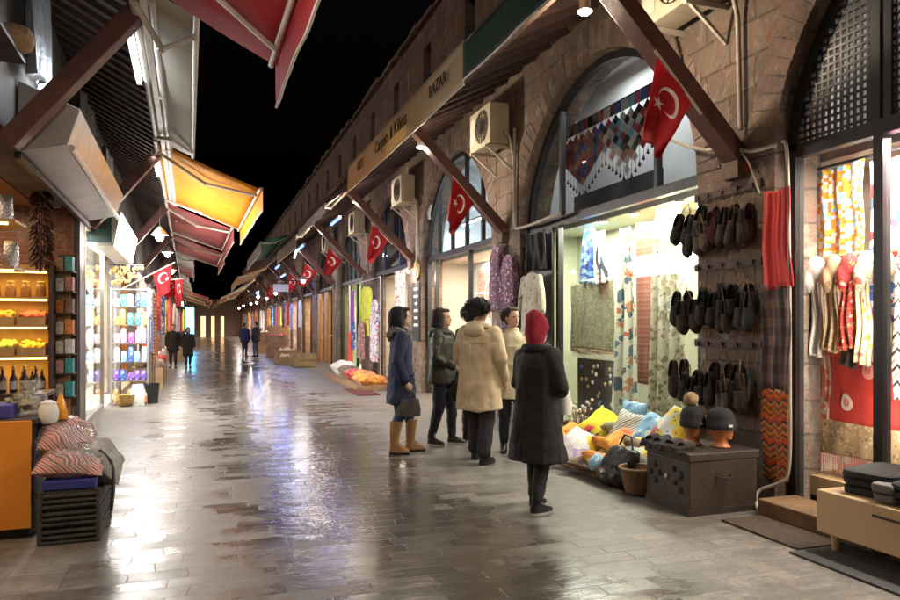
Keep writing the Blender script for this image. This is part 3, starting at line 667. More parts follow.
rflag(1,'red flag with white crescent under the strut beside the bluish arched window',.95,1.7)
rflag(2,'red crescent flag hanging under the third right strut before the dark blue fanlight',1.05,2.9)
rflag(3,'red crescent flag spread wide under the fourth right strut',1.2,4.1)
rflag(4,'red crescent flag under the fifth right strut in front of the wooden shopfront',1.15,5.2)
rflag(5,'small red crescent flag under the sixth right strut',1.1,.9)
rflag(7,'tiny red crescent flag far down the right eave',1.1,2.2)
fl=flag('red crescent flag drooping from a slanting pole on the left side',FL,16.5,(1.06,2.85),(.66,2.62),(1.0,2.22),(.80,2.10),1.1)
MB(FL).tube([(.02,16.5,2.25),(1.12,16.5,2.88)],.016,8).obj('bracket_pole',M['offwhite'],fl)
flag('narrow red flag hanging farther down the left side behind the slanting pole',FL,23.8,(1.22,2.98),(1.0,2.94),(1.2,2.1),(1.02,2.05),2.6)
flag('small red flag above the walking couple under the left eave',FL,27.4,(.95,3.2),(.6,3.1),(.95,2.55),(.62,2.5),.6)

# air conditioners
def acunit(label,y,z,l=.1,w=.85,h=.62,first=None):
    if first: return dup(first,FR(l,y,z),label=label)
    t=thing('air_conditioner',label,'air conditioner',FR(l,y,z),'air conditioners on the arcade wall'); 
    bx=MB(FR).box(l,y-w/2,z,l+.32,y+w/2,z+h).obj('casing',M['ac'],t,bevel=.015)
    g=MB(FR); 
    for r in(.06,.11,.16,.21,.25): 
        g.tube([(l+.33,y-.1+r*math.cos(2*PI*i/24),z+h/2+r*math.sin(2*PI*i/24)) for i in range(25)],.006,5)
    for i in range(8): 
        q=PI*i/8; g.beam((l+.33,y-.1-.25*math.cos(q),z+h/2-.25*math.sin(q)),(l+.33,y-.1+.25*math.cos(q),z+h/2+.25*math.sin(q)),.008,.008,(1,0,0))
    g.obj('fan_grille',M['black'],t)
    MB(FR).box(l+.322,y+.2,z+.1,l+.326,y+.38,z+h-.1).obj('side_panel',M['offwhite'],t)
    for s in(-.3,.3): MB(FR).box(0,y+s-.02,z-.05,l+.36,y+s+.02,z-.005).beam((.01,y+s,z-.35),(l+.3,y+s,z-.04),.03,.03).obj('bracket',M['offwhite'],t)
    MB(FR).tube([(l+.1,y-w/2-.02,z+.2),(l+.05,y-w/2-.09,z+.1),(.06,y-w/2-.08,z-.2),(.05,y-w/2-.1,z-1.2)],.022,8).obj('drain_hose',M['cable'],t,smooth=60)
    return t
a0=acunit('yellowed air conditioner high on the second pillar above the bluish window',10.25,4.28)
acunit('yellowed air conditioner on the third pillar under the end of lettered awning',15.35,4.22,first=a0)
acunit('air conditioner on the fourth pillar behind the grey white awning',20.5,4.2,first=a0)
acunit('air conditioner cut by the top of the photo beside the nearest strut',5.5,4.42,first=a0)
acunit('air conditioner on the fifth pillar far along the arcade',25.65,4.2,first=a0)

def cable(label,fr,pts,r,m='cable',name='cable'):
    # smooth curve through the points
    P=[Vector(p) for p in pts]; out=[]
    for i in range(len(P)-1):
        a=P[max(i-1,0)];b=P[i];c=P[i+1];d=P[min(i+2,len(P)-1)]
        for j in range(6):
            t=j/6; out.append(.5*((2*b)+(c-a)*t+(2*a-5*b+4*c-d)*t*t+(3*b-a-3*c+d)*t**3))
    out.append(P[-1]); o=MB(fr).tube(out,r,8).obj(name,M[m],smooth=180); tag(o,label,'cable'); return o
cable('grey cable sagging over the nearest pillar below the strut foot',FR,[(.05,6.0,3.40),(.06,5.75,3.28),(.07,5.4,3.14),(.06,5.1,3.10),(.06,4.85,3.0),(.07,4.55,2.98)],.017)
cable('thin cable dropping from the sagging cable to the pink scarf',FR,[(.06,5.0,3.07),(.07,4.85,2.9),(.06,4.74,2.62)],.009)
cable('pale cable running down beside the black door frame to the pavement',FR,[(.05,4.5,3.0),(.06,4.44,2.9),(.05,4.43,2.2),(.05,4.42,1.0),(.05,4.43,.35),(.1,4.48,.22),(.2,4.6,.13),(.3,4.5,.02),(.28,4.35,.012)],.014)
cable('grey conduit pipe running down the second pillar from the air conditioner',FR,[(.05,9.75,4.5),(.05,9.74,4.0),(.05,9.75,3.3),(.05,9.72,3.0),(.06,9.5,2.95),(.06,9.0,2.95),(.06,8.3,2.98)],.025)
cable('grey conduit pipe on the third pillar',FR,[(.05,14.95,4.3),(.05,14.95,3.6),(.06,14.93,3.0),(.05,14.94,1.8)],.025)
cable('cream drain pipe bent beside the third pillar strut',FR,[(.05,13.9,4.0),(.1,13.9,3.85),(.08,13.92,3.7)],.03,'offwhite')

# ================================================================== RIGHT SIDE GOODS
PAL=dict(w=(.75,.72,.64),cream=(.62,.55,.40),red=(.5,.02,.02),dred=(.26,.025,.02),or_=(.75,.22,.02),yel=(.8,.55,.03),grn=(.12,.22,.06),teal=(.03,.25,.3),blue=(.05,.12,.45),lb=(.25,.5,.72),nav=(.015,.025,.08),pink=(.7,.12,.14),pur=(.25,.06,.32),brn=(.13,.07,.04),tan=(.42,.28,.14),blk=(.015,.015,.018),gry=(.3,.29,.28),lg=(.55,.65,.4))
P_=PAL
M['c_orange']=mosaic('orange blue white patterned cotton',[P_['or_'],P_['w'],P_['lb'],P_['or_'],P_['yel'],P_['w'],(.2,.35,.5),P_['or_'],P_['w']],34)
M['c_white']=mat('white wool knit',(.78,.73,.66),.9,var=.08,bump=.5,bs=90)
M['c_tan']=floral('tan patterned scarf',(.45,.3,.17),[(.3,.17,.09),(.6,.45,.3)],22,.3)
M['c_redsc']=floral('red patterned scarf',(.5,.03,.03),[(.75,.5,.4),(.15,.02,.05),(.7,.25,.08)],20,.3)
M['c_yelsc']=floral('cream and yellow scarf',(.72,.58,.36),[(.8,.45,.04),(.6,.08,.05),(.3,.3,.28)],15,.4)
M['c_black']=M['dark']
M['c_dred']=mat('deep red wool cloth',(.44,.03,.02),.9,var=.15,vs=8,bump=.3,bs=120)
M['c_salmon']=floral('salmon paisley border cloth',(.55,.14,.09),[(.7,.4,.32),(.4,.08,.05),(.6,.5,.45)],9,.45)
M['c_fringe']=floral('beige crochet cloth',(.42,.28,.15),[(.22,.12,.06),(.55,.42,.25)],26,.33,(.33,.21,.11))
M['c_pattern']=floral('white cloth with blue and red flowers',(.75,.7,.66),[P_['blue'],P_['red'],P_['pur'],P_['red']],9,.5)
M['c_chev']=stripes('black and white zigzag cloth',[P_['blk'],P_['w'],P_['gry'],P_['w']],8,'v',1.2)
M['c_pink']=mat('coral pink pashmina',(.74,.075,.075),.85,var=.08,bump=.25,bs=150,sheen=.2)
M['c_plaid']=plaid('grey and rust plaid wool',(.13,.10,.10),(.22,.12,.09),(.06,.045,.05),6.5)
M['c_blue']=floral('deep blue silk scarf',(.03,.10,.42),[(.2,.5,.75),(.02,.04,.2),(.5,.65,.8)],11,.5)
M['c_check']=plaid('black and white check scarf',P_['blk'],P_['w'],P_['nav'],14)
M['c_tapes']=floral('moss coloured tapestry',(.22,.23,.10),[(.12,.15,.06),(.42,.40,.26),(.3,.32,.2)],30,.4,(.34,.33,.2))
M['c_long']=floral('ivory cloth with big printed flowers',(.66,.68,.55),[(.45,.12,.06),(.06,.12,.16),(.55,.25,.12),(.12,.2,.25)],6.5,.42)
M['c_kilimr']=stripes('rust red kilim',[(.34,.10,.06),(.38,.13,.08),(.28,.075,.05),(.36,.11,.07),(.42,.19,.12),(.33,.10,.06)],9,'v')
M['c_pais']=floral('cream paisley cloth',(.60,.56,.40),[(.30,.26,.16),(.40,.36,.25),(.24,.22,.14)],13,.42,(.66,.62,.48))
M['c_whitep']=floral('white printed cloth',(.78,.77,.70),[(.55,.6,.55),(.65,.6,.5),(.7,.4,.35)],9,.22)
M['c_kilimo']=None
def kilim_mat():
    m=NT('orange kilim panel'); h,v=hv(m); zz=m.math('PINGPONG',m.math('MULTIPLY',h,1),.05)
    t=m.math('FRACT',m.math('MULTIPLY',m.math('ADD',v,m.math('MULTIPLY',zz,.9)),5.5))
    c=m.ramp(t,[(0,(.72,.16,.02)),(.18,(.05,.04,.03)),(.26,(.75,.22,.03)),(.42,(.16,.13,.04)),(.55,(.7,.1,.03)),(.66,(.6,.38,.12)),(.74,(.08,.05,.03)),(.86,(.72,.07,.03))],'CONSTANT')
    v2=m.new('ShaderNodeTexChecker'); m.link(m.coord(),v2.inputs['Vector']); v2.inputs['Scale'].default_value=26
    c=m.mix(m.math('MULTIPLY',v2.outputs['Fac'],.28),c,(.07,.05,.03)); m.link(c,m.b.inputs['Base Color']); weave(m); return m.mat
M['c_kilimo']=kilim_mat()
M['c_jacket']=floral('cream embroidered jacket cloth',(.46,.42,.33),[(.22,.18,.13),(.3,.2,.15),(.35,.3,.2)],12,.28)
M['c_purpd']=floral('dark purple patterned dress cloth',(.10,.045,.09),[(.45,.35,.4),(.25,.08,.2),(.5,.2,.2)],22,.38)
M['wood']=mat('light wood',(.42,.27,.14),.5,var=.2,vs=4,bump=.1)
M['crate']=mat('raw crate wood',(.30,.19,.10),.75,var=.3,vs=5,bump=.2)

def cloth(name,label,cat,l,y0,y1,z0,z1,m,amp=.03,nf=3,top=1.0,bot=1.0,fr=FR,solid=.004,par=None,group=None,seed=None,nu=40,nv=20,skew=0):
    ph=RND.uniform(0,6) if seed is None else seed; yc=(y0+y1)/2; w=abs(y1-y0)
    def f(a,b):
        k=top+(bot-top)*b; k2=math.sin(2*PI*nf*a+ph+.6*math.sin(b*3+ph))
        return (l+amp*k2*(.6+.4*b)+.35*amp*math.sin(2*PI*nf*2.3*a+ph*2+b*2), yc+(a-.5)*w*k+.012*math.sin(b*7+ph)+skew*b, z1-(z1-z0)*b-.015*math.sin(a*5+ph)*b-.02*(1-abs(2*a-1))*(1 if b<.01 else 0))
    o=MB(fr).grid(f,nu,nv).obj(name,m if not isinstance(m,str) else M[m],par,smooth=180,solid=solid)
    if par is None: tag(o,label,cat,group)
    return o
def fringe(par,l,y0,y1,z,h,m,n=40,fr=FR):
    g=MB(fr)
    for i in range(n):
        y=y0+(y1-y0)*(i+.5)/n; g.tube([(l,y,z),(l+RND.uniform(-.008,.008),y+RND.uniform(-.006,.006),z-h)],.0035,4)
    return g.obj('fringe',m,par)

# ---- bay 0: inside the door shop
OFF[:]=[.14,.12]
MB(FR).box(-.70,3.0,.06,-.24,4.6,.22).obj('window_ledge',M['wood'],sh[0][0])
MB(FR).tube([(-.33,4.60,2.84),(-.33,3.0,2.84)],.012,8).obj('hanging_rail',M['black'],sh[0][0])
cloth('patterned_cloth','orange, blue and white patterned cloth hanging at the top of the door shop window','cloth',-.32,4.06,4.56,2.05,2.83,'c_orange',.012,3)
cloth('patterned_cloth','white cloth with blue and red flowers behind the black post of the door shop','cloth',-.36,3.25,4.03,1.3,2.80,'c_pattern',.02,4)
cloth('zigzag_cloth','black and white zigzag cloth at the right edge of the photo','cloth',-.30,3.2,3.78,.95,1.95,'c_chev',.02,3)
MB(FR).tube([(-.31,4.6,2.07),(-.31,3.2,2.07)],.014,8).obj('scarf_rail',M['wood'],sh[0][0])
def scarf(label,y,w,z0,m,l=-.275,knot=True):
    t=thing('hanging_scarf',label,'scarf',FR(l,y,2.07),'scarves on the rail of the door shop')
    cloth('scarf_cloth','','',l+.02,y-w/2,y+w/2,z0,1.86,m,.03,2.5,.8,1.1,par=t,solid=.012,nu=30)
    r=MB(FR); r.ball((l,y,1.96),(.07,w*.55,.13),12,10); r.ball((l+.03,y+w*.2,1.88),(.06,w*.38,.12),12,8)
    k=r.obj('scarf_knot',M[m],t,smooth=180); fuse(k,.012,4); return t
scarf('white wool scarf knotted on the rail, nearest the black door frame',4.49,.2,1.24,'c_white')
scarf('tan patterned scarf on the rail between the white and red ones',4.30,.15,1.28,'c_tan')
scarf('red patterned scarf with a big knot on the rail',4.15,.15,1.3,'c_redsc')
scarf('cream and yellow scarf on the rail right of the red one',4.00,.14,1.19,'c_yelsc')
scarf('brown scarf on the rail hidden partly by the black post',3.85,.13,1.2,'c_tan',-.29)
cloth('black_shawl','small black shawl end hanging below the red scarf','shawl',-.26,4.06,4.22,1.16,1.42,'c_black',.02,2)
rc=thing('paisley_cloth','deep red cloth with pale paisleys and a beige crochet hem in the door shop','cloth',FR(-.55,4.1,.5))
cloth('cloth_panel','','',-.40,3.2,4.50,.68,1.42,'c_dred',.006,3,par=rc)
cloth('side_border','','',-.388,4.44,4.60,.68,1.36,'c_salmon',.006,2,par=rc)
def paisley(y,z,s,m,flip=1):
    pts=[]
    for i in range(40):
        t=2*PI*i/40; r=.5+.0*t; yy=.5*math.cos(t)*(1-.25*math.sin(t)); zz=.72*math.sin(t); yy+= .35*max(0,zz)**2*1.2; pts.append((y+flip*yy*s,z+zz*s))
    MB(FR).prism(pts,lambda a,b,d:(d,a,b),-.386,-.378).obj('paisley_motif',m,rc)
    pts2=[(y+(p-y)*.5,z+(q-z)*.5) for p,q in pts]; MB(FR).prism(pts2,lambda a,b,d:(d,a,b),-.378,-.374).obj('paisley_motif',M['c_salmon'],rc)
ml=mat('pale paisley print',(.62,.5,.42),.9); mp=mat('pink paisley print',(.65,.24,.2),.9)
paisley(4.27,.86,.10,ml); paisley(4.07,1.14,.105,mp); paisley(3.90,.92,.05,mp); paisley(4.50,.80,.09,ml)
cloth('crochet_hem','','',-.372,3.2,4.60,.40,.70,'c_fringe',.012,5,par=rc)
fringe(rc,-.372,3.2,4.60,.41,.16,M['c_salmon'],90)
OFF[:]=[0,0]
vt=thing('tube_lamp','upright tube lamp behind the black post of the door shop window','lamp',FR(-.27,3.87,1.5)); MB(FR).tube([(-.27,3.87,.5),(-.27,3.87,2.6)],.014,8).obj('tube',lamp_mat('upright tube',(1,.9,.8),5),vt)  # fill tube added out of sight to brighten the low red cloth
for z in(.8,1.5,2.2): light('tube_light','POINT',FR(-.26,3.93,z),7,(1,.87,.74),.04)
# ---- bay 0 bench with black clothes, step, mats
b=thing('display_box','long tan display box on short legs in front of the door shop','display box',(4.18,2.9,0))
MB().box(3.87,2.15,.12,4.47,3.62,.40).obj('body',mat('tan laminate',(.48,.33,.18),.45,var=.08,vs=2),b,bevel=.008)
for x,y in((3.93,3.52),(4.4,3.52),(3.93,2.25),(4.4,2.25)): MB().tube([(x,y,0),(x,y,.12)],[.02,.032],10).obj('leg',M['wood'],b)
MB().box(3.862,2.7,.325,3.868,3.2,.338).obj('slot',M['black'],b)
def folded(label,x,y,z,w,d,h,m,rz=0,n=3):
    o=MB()
    for i in range(n):
        zz=z+h*(i+.5)/n; dx=RND.uniform(-.02,.02)
        rings=[((dx,0,zz-h/n*.46),w*.47,d*.47,0),((dx,0,zz-h/n*.3),w*.5,d*.5,0),((dx,0,zz+h/n*.3),w*.5,d*.5,0),((dx,0,zz+h/n*.47),w*.46,d*.46,0)]
        o.loft(rings,28,5)
    q=o.obj('folded_clothes',m,origin=(0,0,z),smooth=50); q.location=(x,y,z); q.rotation_euler=(0,0,rz); ruffle(q,.012,9,14,x*7+y); tag(q,label,'clothes'); return q
folded('stack of folded black jackets at the far end of the tan box',4.2,3.38,.402,.46,.36,.16,M['dark'],.2,3)
folded('stack of folded black sweaters in the middle of the tan box',4.15,2.98,.402,.42,.36,.14,M['dark'],-.1,3)
folded('stack of folded black clothes cut by the right edge of the photo',4.15,2.6,.402,.44,.34,.15,M['dark'],.1,3)
folded('grey folded garment lying in front on the tan box',3.99,3.19,.402,.16,.14,.12,mat('grey marl cloth',(.16,.15,.15),.9,bump=.4,bs=80),.2,2)
folded('cream folded garment at the right edge of the tan box',3.97,2.86,.402,.14,.12,.10,M['c_white'],.3,2)
st=MB(); st.box(4.12,3.4,.0,4.5,4.42,.13); tag(st.obj('door_step',mat('worn brown timber',(.20,.115,.06),.7,var=.4,vs=4,bump=.3),bevel=.01),'worn brown wooden step below the black door frame','step')
tag(MB().box(3.72,3.62,.004,4.12,4.36,.016).obj('door_mat',mat('brown coir mat',(.10,.07,.05),.95,var=.3,vs=40,bump=.8,bs=200)),'brown door mat on the paving before the wooden step','mat')
tag(MB().box(3.62,1.9,.004,4.11,3.60,.014).obj('rubber_mat',mat('dark rubber mat',(.035,.034,.035),.7,var=.2,vs=20,bump=.4,bs=90)),'dark rubber mat under the tan display box','mat')

# ---- pillar between bay 0 and 1: slippers, scarf, plaid, kilim
cloth('pink_scarf','coral pink scarf hanging beside the black door frame','scarf',.07,4.40,4.70,1.80,2.62,'c_pink',.02,2.2,.92,1.0,solid=.008)
cloth('plaid_scarf','grey and rust plaid scarf hanging below the coral pink one','scarf',.055,4.41,4.70,.96,1.84,'c_plaid',.014,2,solid=.008)
kl=cloth('kilim_panel','narrow orange and black kilim hanging under the plaid scarf','rug',.05,4.44,4.71,.22,.97,'c_kilimo',.008,1.5,solid=.01)
for i,z in enumerate((2.72,2.05,1.33)):
    t=thing('hook_rail','%s wooden hook rail for slippers on the nearest pillar'%['top','middle','lowest'][i],'rail',FR(.02,5.2,z),'slipper rails on the nearest pillar')
    MB(FR).box(.005,4.76,z-.035,.022,5.62,z+.035).obj('board',M['fascia'],t)
    for y in(4.86,5.05,5.24,5.43,5.57): MB(FR).tube([(.02,y,z),(.045,y,z-.004)],[.016,.026],8).obj('hook',M['darkwood'],t)
def slipper_mesh(s):
    q=MB(); n=16
    def half(t): # half width along the foot, t 0 toe .. 1 heel
        return .048*(math.sin(min(1,t/.28)*PI/2)**.6)*(1-.28*math.sin(max(0,(t-.3)/.7)*PI*.8))*(1 if t<.86 else math.sqrt(max(.02,1-((t-.86)/.15)**2)))
    L=.27; sole=[]
    for sgn in(1,-1):
        for i in range(n+1):
            t=i/n if sgn==1 else 1-i/n; sole.append((s+sgn*half(max(.01,min(.995,t))),t*L))
    q.prism(sole,lambda a,b,d:(a,-d,b),0,.018)
    def up(a,b):
        t=.02+.56*b; h=half(t)*1.06; x=-math.cos(PI*a); return (s+x*h,-.018-.062*math.sin(PI*a)**.8*min(1,t/.14)**.7*(1-.15*b),t*L)
    q.grid(up,12,10); 
    def inn(a,b):
        t=.5+.08*b; h=half(t); x=-math.cos(PI*a); return (s+x*h*.98,-.0185-.058*math.sin(PI*a)**.8*(1-b),t*L)
    q.grid(inn,12,3)
    def back(a,b):
        t=.58+.41*a if a<.5 else .58+.41*(1-a)
        ang=PI*a; tt=.58+.415*math.sin(ang); h=half(min(.99,tt)); x=math.cos(ang); return (s+x*half(.6)*1.0,-.018-.032*b,tt*L)
    q.grid(back,16,2); return q
SLC={'black':(.012,.012,.013),'dark brown':(.035,.021,.015),'brown':(.06,.036,.024),'maroon':(.07,.017,.02),'charcoal':(.03,.03,.032),'taupe':(.09,.068,.05)}
SLM={k:mat(k+' felt',v,.9,var=.3,vs=25,bump=.5,bs=120) for k,v in SLC.items()}
SLP={}
def slipper_pair(col):
    t=thing('slipper_pair','','slippers',(0,0,0),'slippers hanging on the nearest pillar')
    for s in(-.055,.055): slipper_mesh(s).obj('slipper',SLM[col],t,smooth=60,recalc=False,solid=.005)
    MB().tube([(-.055,-.03,.26),(0,-.01,.36),(.055,-.03,.26)],.004,5).obj('hanging_loop',M['crate'],t); return t
rows=[('top',2.60,['black','black','charcoal','taupe','maroon','dark brown','maroon','dark brown']),('middle',1.88,['black','dark brown','black','black','charcoal','dark brown','black','charcoal']),('lowest',1.15,['dark brown','black','brown','charcoal','dark brown','taupe','charcoal','brown'])]
for rn,zt,cs in rows:
    for i,cn in enumerate(cs):
        y=5.70-.122*i+RND.uniform(-.02,.02); zz=zt-.40+RND.uniform(-.06,.03)+(.05 if i%2==0 else -.02); loc=FR(.06+(.06 if i==0 else .05*(i%2)),y,zz); lb='%s slipper pair, %s from the left in the %s row on the nearest pillar'%(cn,ORD[i],rn)
        if cn not in SLP: SLP[cn]=slipper_pair(cn); q=SLP[cn]; q.location=loc; q['label']=lb
        else: q=dup(SLP[cn],loc,label=lb)
        q.rotation_euler=(RND.uniform(-.12,.12),RND.uniform(-.22,.2),-PI/2+RND.uniform(-.7,.7)); q.scale=(RND.uniform(1.1,1.3),RND.uniform(.8,1.15),RND.uniform(1.1,1.38))
sg=thing('price_sign','small red sign with a white number 4 on the nearest pillar','sign',FR(.01,4.98,2.88)); MB(FR).box(.004,4.93,2.84,.016,5.03,2.94).obj('plate',mat('red sign plate',(.55,.03,.03),.5),sg)
put_text('4',.09,M['white'],sg,Matrix.Translation(FR(.018,4.98,2.89))@Matrix(((0,0,-1,0),(-1,0,0,0),(0,1,0,0),(0,0,0,1))))
# ---- chest with slippers and hat stand heads
ch=thing('wooden_chest','dark carved wooden chest standing on the pavement below the slippers','chest',(3.9,4.83,0))
wd=mat('dark walnut chest wood',(.038,.024,.017),.5,var=.35,vs=5,bump=.25,bs=45)
MB().box(3.575,4.545,.03,4.235,5.11,.42).obj('body',wd,ch,bevel=.008)
MB().box(3.56,4.53,.424,4.25,5.125,.49).obj('lid',wd,ch,bevel=.01)
MB().box(3.565,4.535,0,4.245,5.12,.05).obj('plinth',wd,ch)
rs=mat('carved black rosette',(.014,.011,.01),.6)
for y,z,r in((4.66,.30,.035),(4.66,.18,.03),(4.74,.34,.026),(4.99,.33,.03),(4.99,.20,.03),(4.93,.27,.028),(5.05,.26,.03),(4.72,.23,.022)):
    MB().lathe([(r,0),(r,.006),(r*.75,.007),(r*.6,.012),(r*.2,.013)],(0,0,0),10).obj('rosette',rs,ch); o=bpy.context.scene.objects[-1] if False else None
for o in [c for c in ch.children if c.name.startswith('rosette')]: pass
k=0
for o,(y,z) in zip([c for c in ch.children if c.name.startswith('rosette')],((4.66,.30),(4.66,.18),(4.74,.34),(4.99,.33),(4.99,.20),(4.93,.27),(5.05,.26),(4.72,.23))):
    o.data.transform(Matrix.Translation(tuple(ch.location))); o.location=Vector((3.573,y,z))-Vector(ch.location); o.rotation_euler=(0,-PI/2,0)
MB().ball((3.565,4.83,.26),(.012,.018,.024),10,8).obj('lock',M['alu'],ch)
MB().tube([(3.83,4.54,.30),(3.85,4.50,.29),(3.95,4.50,.285),(3.97,4.54,.30)],.008,8).obj('handle',M['black'],ch)
def flat_slip(col,x,y,rz,lb): 
    q=dup(SLP[col],(x,y,.492),label=lb,group='slippers lying on the chest'); q.rotation_euler=(-PI/2,0,rz); q.scale=(1,1,1)
    for c_ in list(q.children):
        if c_.name.startswith('hanging_loop'): bpy.data.objects.remove(c_)
    return q
flat_slip('black',3.72,5.06,2.0,'black slipper pair lying on the chest, farthest from the camera')
flat_slip('charcoal',3.70,4.90,1.9,'charcoal slipper pair lying in the middle of the chest top')
flat_slip('dark brown',3.72,4.74,1.8,'dark brown slipper pair lying at the near edge of the chest')
def hat_head(label,x,y,rz,hl,pom):
    t=thing('mannequin_head',label,'mannequin head',(x,y,.49)); q=MB()
    q.loft([((x,y,.492),.075,.085,rz),((x,y,.50),.07,.08,rz),((x,y,.53),.052,.055,rz),((x,y,.57),.055,.06,rz),((x,y,.62),.075,.088,rz),((x,y,.68),.082,.1,rz),((x,y,.74),.072,.09,rz),((x,y,.77),.04,.05,rz)],16)
    f=Vector((math.sin(rz),-math.cos(rz),0)); n=Vector((x,y,.635))+f*.095; q.ball(tuple(n),(.013,.013,.022),8,6); q.ball(tuple(Vector((x,y,.60))+f*.085),(.022,.018,.012),8,6); q.ball(tuple(Vector((x,y,.575))+f*.07),(.03,.025,.02),8,6)
    o=q.obj('head',mat('orange terracotta plastic',(.55,.2,.08),.45,var=.05),t); fuse(o,.008,4)
    h=thing('knit_hat',hl,'hat',(x,y,.64)); q=MB(); q.loft([((x,y,.640),.098,.118,rz),((x,y,.685),.103,.122,rz),((x,y,.69),.098,.117,rz),((x,y,.74),.097,.116,rz),((x,y,.785),.08,.098,rz),((x,y,.815),.045,.055,rz),((x,y,.822),.01,.01,rz)],24)
    o=q.obj('knit_cap',M['dark'],h,smooth=60)
    if pom: 
        o=MB().ball((x,y+.02,.87),.062,16,12).obj('pompom',mat('tan fur',(.42,.28,.15),.95,var=.3,vs=40,bump=1,bs=90),h,smooth=180); ruffle(o,.012,60,60)
    MB().box(x-.02,y-.122,.67,x+.02,y-.118,.69).obj('badge',M['alu'],h)
hat_head('orange display head nearer the camera on the chest',4.02,4.72,.5,'black knit hat with a small badge on the nearer display head',False)
hat_head('orange display head behind, nearer the window on the chest',3.90,4.92,-.2,'black knit hat with a tan fur pompom on the rear display head',True)
# ---- bay 1 window goods
cloth('blue_scarf','deep blue silk scarf hanging at the top left of the glazed window','scarf',-.6,8.36,8.86,2.08,2.86,'c_blue',.05,3,.35,1.0)
cloth('check_scarf','black and white check scarf hanging beside the blue silk one','scarf',-.55,8.16,8.42,2.05,2.78,'c_check',.04,2,.6,1.0)
tp=thing('tapestry','moss coloured tapestry with a cream fringe hanging low in the glazed window','tapestry',FR(-.6,8.6,1.1)); cloth('tapestry_panel','','',-.6,8.0,9.15,1.14,2.12,'c_tapes',.008,2,par=tp); cloth('tapestry_border','','',-.59,8.0,9.15,1.10,1.16,'c_fringe',.006,2,par=tp); fringe(tp,-.59,8.0,9.15,1.11,.07,M['c_white'],60)
cloth('printed_cloth','long ivory cloth printed with large flowers hanging in the glazed window','cloth',-.55,7.36,7.98,.25,2.74,'c_long',.05,2.5,.35,1.15)
cloth('red_kilim','rust red kilim hanging behind the cloths in the glazed window','rug',-.70,6.95,7.66,.75,2.80,'c_kilimr',.01,1.5,solid=.01)
cloth('paisley_cloth','cream paisley cloth hanging full length in the glazed window','cloth',-.52,6.42,7.12,.3,2.86,'c_pais',.06,3.5,.55,1.15)
cloth('white_print','white printed cloth bright beside the pillar in the glazed window','cloth',-.72,5.75,6.5,.5,2.84,'c_whitep',.015,2.5)
sq=thing('square_scarf','square scarf with light blue and brown borders pinned low in the window','scarf',FR(-.62,6.15,1.2)); cloth('scarf_outer','','',-.66,5.85,6.42,1.16,1.82,mat('tan brown silk',(.42,.3,.16),.7),.006,1,par=sq); cloth('scarf_band','','',-.648,5.89,6.38,1.22,1.79,mat('sky blue silk',(.12,.4,.6),.7),.006,1,par=sq,seed=1); cloth('scarf_centre','','',-.636,5.95,6.32,1.29,1.76,floral('cream and red silk',(.7,.6,.42),[(.65,.15,.08),(.75,.45,.2)],12,.4),.006,1,par=sq,seed=1)
wl=thing('window_spot','round spot lamp in the ceiling of the glazed window, leftmost','lamp',FR(-.5,8.1,2.86),'ceiling spots of the glazed window'); MB(FR).lathe([(.07,.0),(.07,-.03),(.055,-.035)],(-.5,8.1,2.895),14).obj('rim',M['alu'],wl); MB(FR).lathe([(.05,-.036),(.045,-.04)],(-.5,8.1,2.895),14).obj('bulb',M['spotlit'],wl)
dup(wl,FR(-.5,7.4,2.86),label='round spot lamp in the ceiling of the glazed window, middle one'); dup(wl,FR(-.5,6.5,2.86),label='round spot lamp in the ceiling of the glazed window, rightmost')
light('window_light','AREA',FR(-.4,6.2,2.85),26,(1,.97,.9),.35,1.2)
# back row: dark board with charms below the tapestry
db=thing('charm_board','dark board of small charms under the tapestry in the glazed window','display board',FR(-.62,8.5,.2)); MB(FR).box(-.66,7.95,.2,-.62,9.0,1.02).obj('board',M['black'],db)
for i in range(22): MB(FR).ball((-.6,8.02+.9*RND.random(),.35+.6*RND.random()),(.012,.03,.03),8,6).obj('charm',RND.choice([M['alu'],M['gold'],M['c_blue'],M['c_white']]),db)
# patchwork hanging in the fanlight of bay 1
pw=thing('patchwork_hanging','colourful patchwork diamond hanging behind the grey arched fanlight','wall hanging',FR(-.5,7.5,3.5))
dm=[mat('patch '+n,c,.85) for n,c in (('red',(.42,.06,.06)),('orange',(.45,.2,.1)),('blue',(.06,.12,.34)),('white',(.62,.6,.56)),('black',(.02,.02,.02)),('plum',(.22,.08,.14)),('sky',(.2,.45,.6)),('pink',(.5,.15,.22)))]
q=MB(FR)
for i in range(16): q.m=[4,4,1,2,0,4,4,0,3,5,2,3,6,7,2,0][i]; q.box(-.505,9.2-i*.138,4.22,-.495,9.2-i*.138-.13,4.36)
q.obj('top_strip',dm,pw)
q=MB(FR); q.m=4; q.tube([(-.5,9.25,4.37),(-.5,6.9,4.37)],.01,6)
for i in range(27):
    y=9.16-i*.085; q.m=4; nn=6.2-abs((i%13)-6)*.45; q.tube([(-.5,y,4.25),(-.5,y,4.16-.125*nn-.1)],.003,4)
    for j in range(int(nn)):
        z=4.14-j*.125-(.0625 if i%2 else 0); q.m=RND.choice([0,1,1,0,2,5,7]) if i<13 else RND.choice([3,4,0,3,6,7,4]); q.add([(-.5,y-.068,z),(-.5,y,z-.068),(-.5,y+.068,z),(-.5,y,z+.068),(-.485,y-.068,z),(-.485,y,z-.068),(-.485,y+.068,z),(-.485,y,z+.068)],[(0,1,2,3),(4,5,6,7),(0,1,5,4),(1,2,6,5),(2,3,7,6),(3,0,4,7)])
    q.m=4; q.lathe([(.004,-.0),(.02,-.06),(.004,-.07)],(-.5,y,4.16-.125*nn-.05),8)
q.obj('diamond_strings',dm,pw)
MB(FR).box(-1.0,7.5,3.0,-.95,9.7,3.5).obj('low_partition',M['black'],sh[1][0])
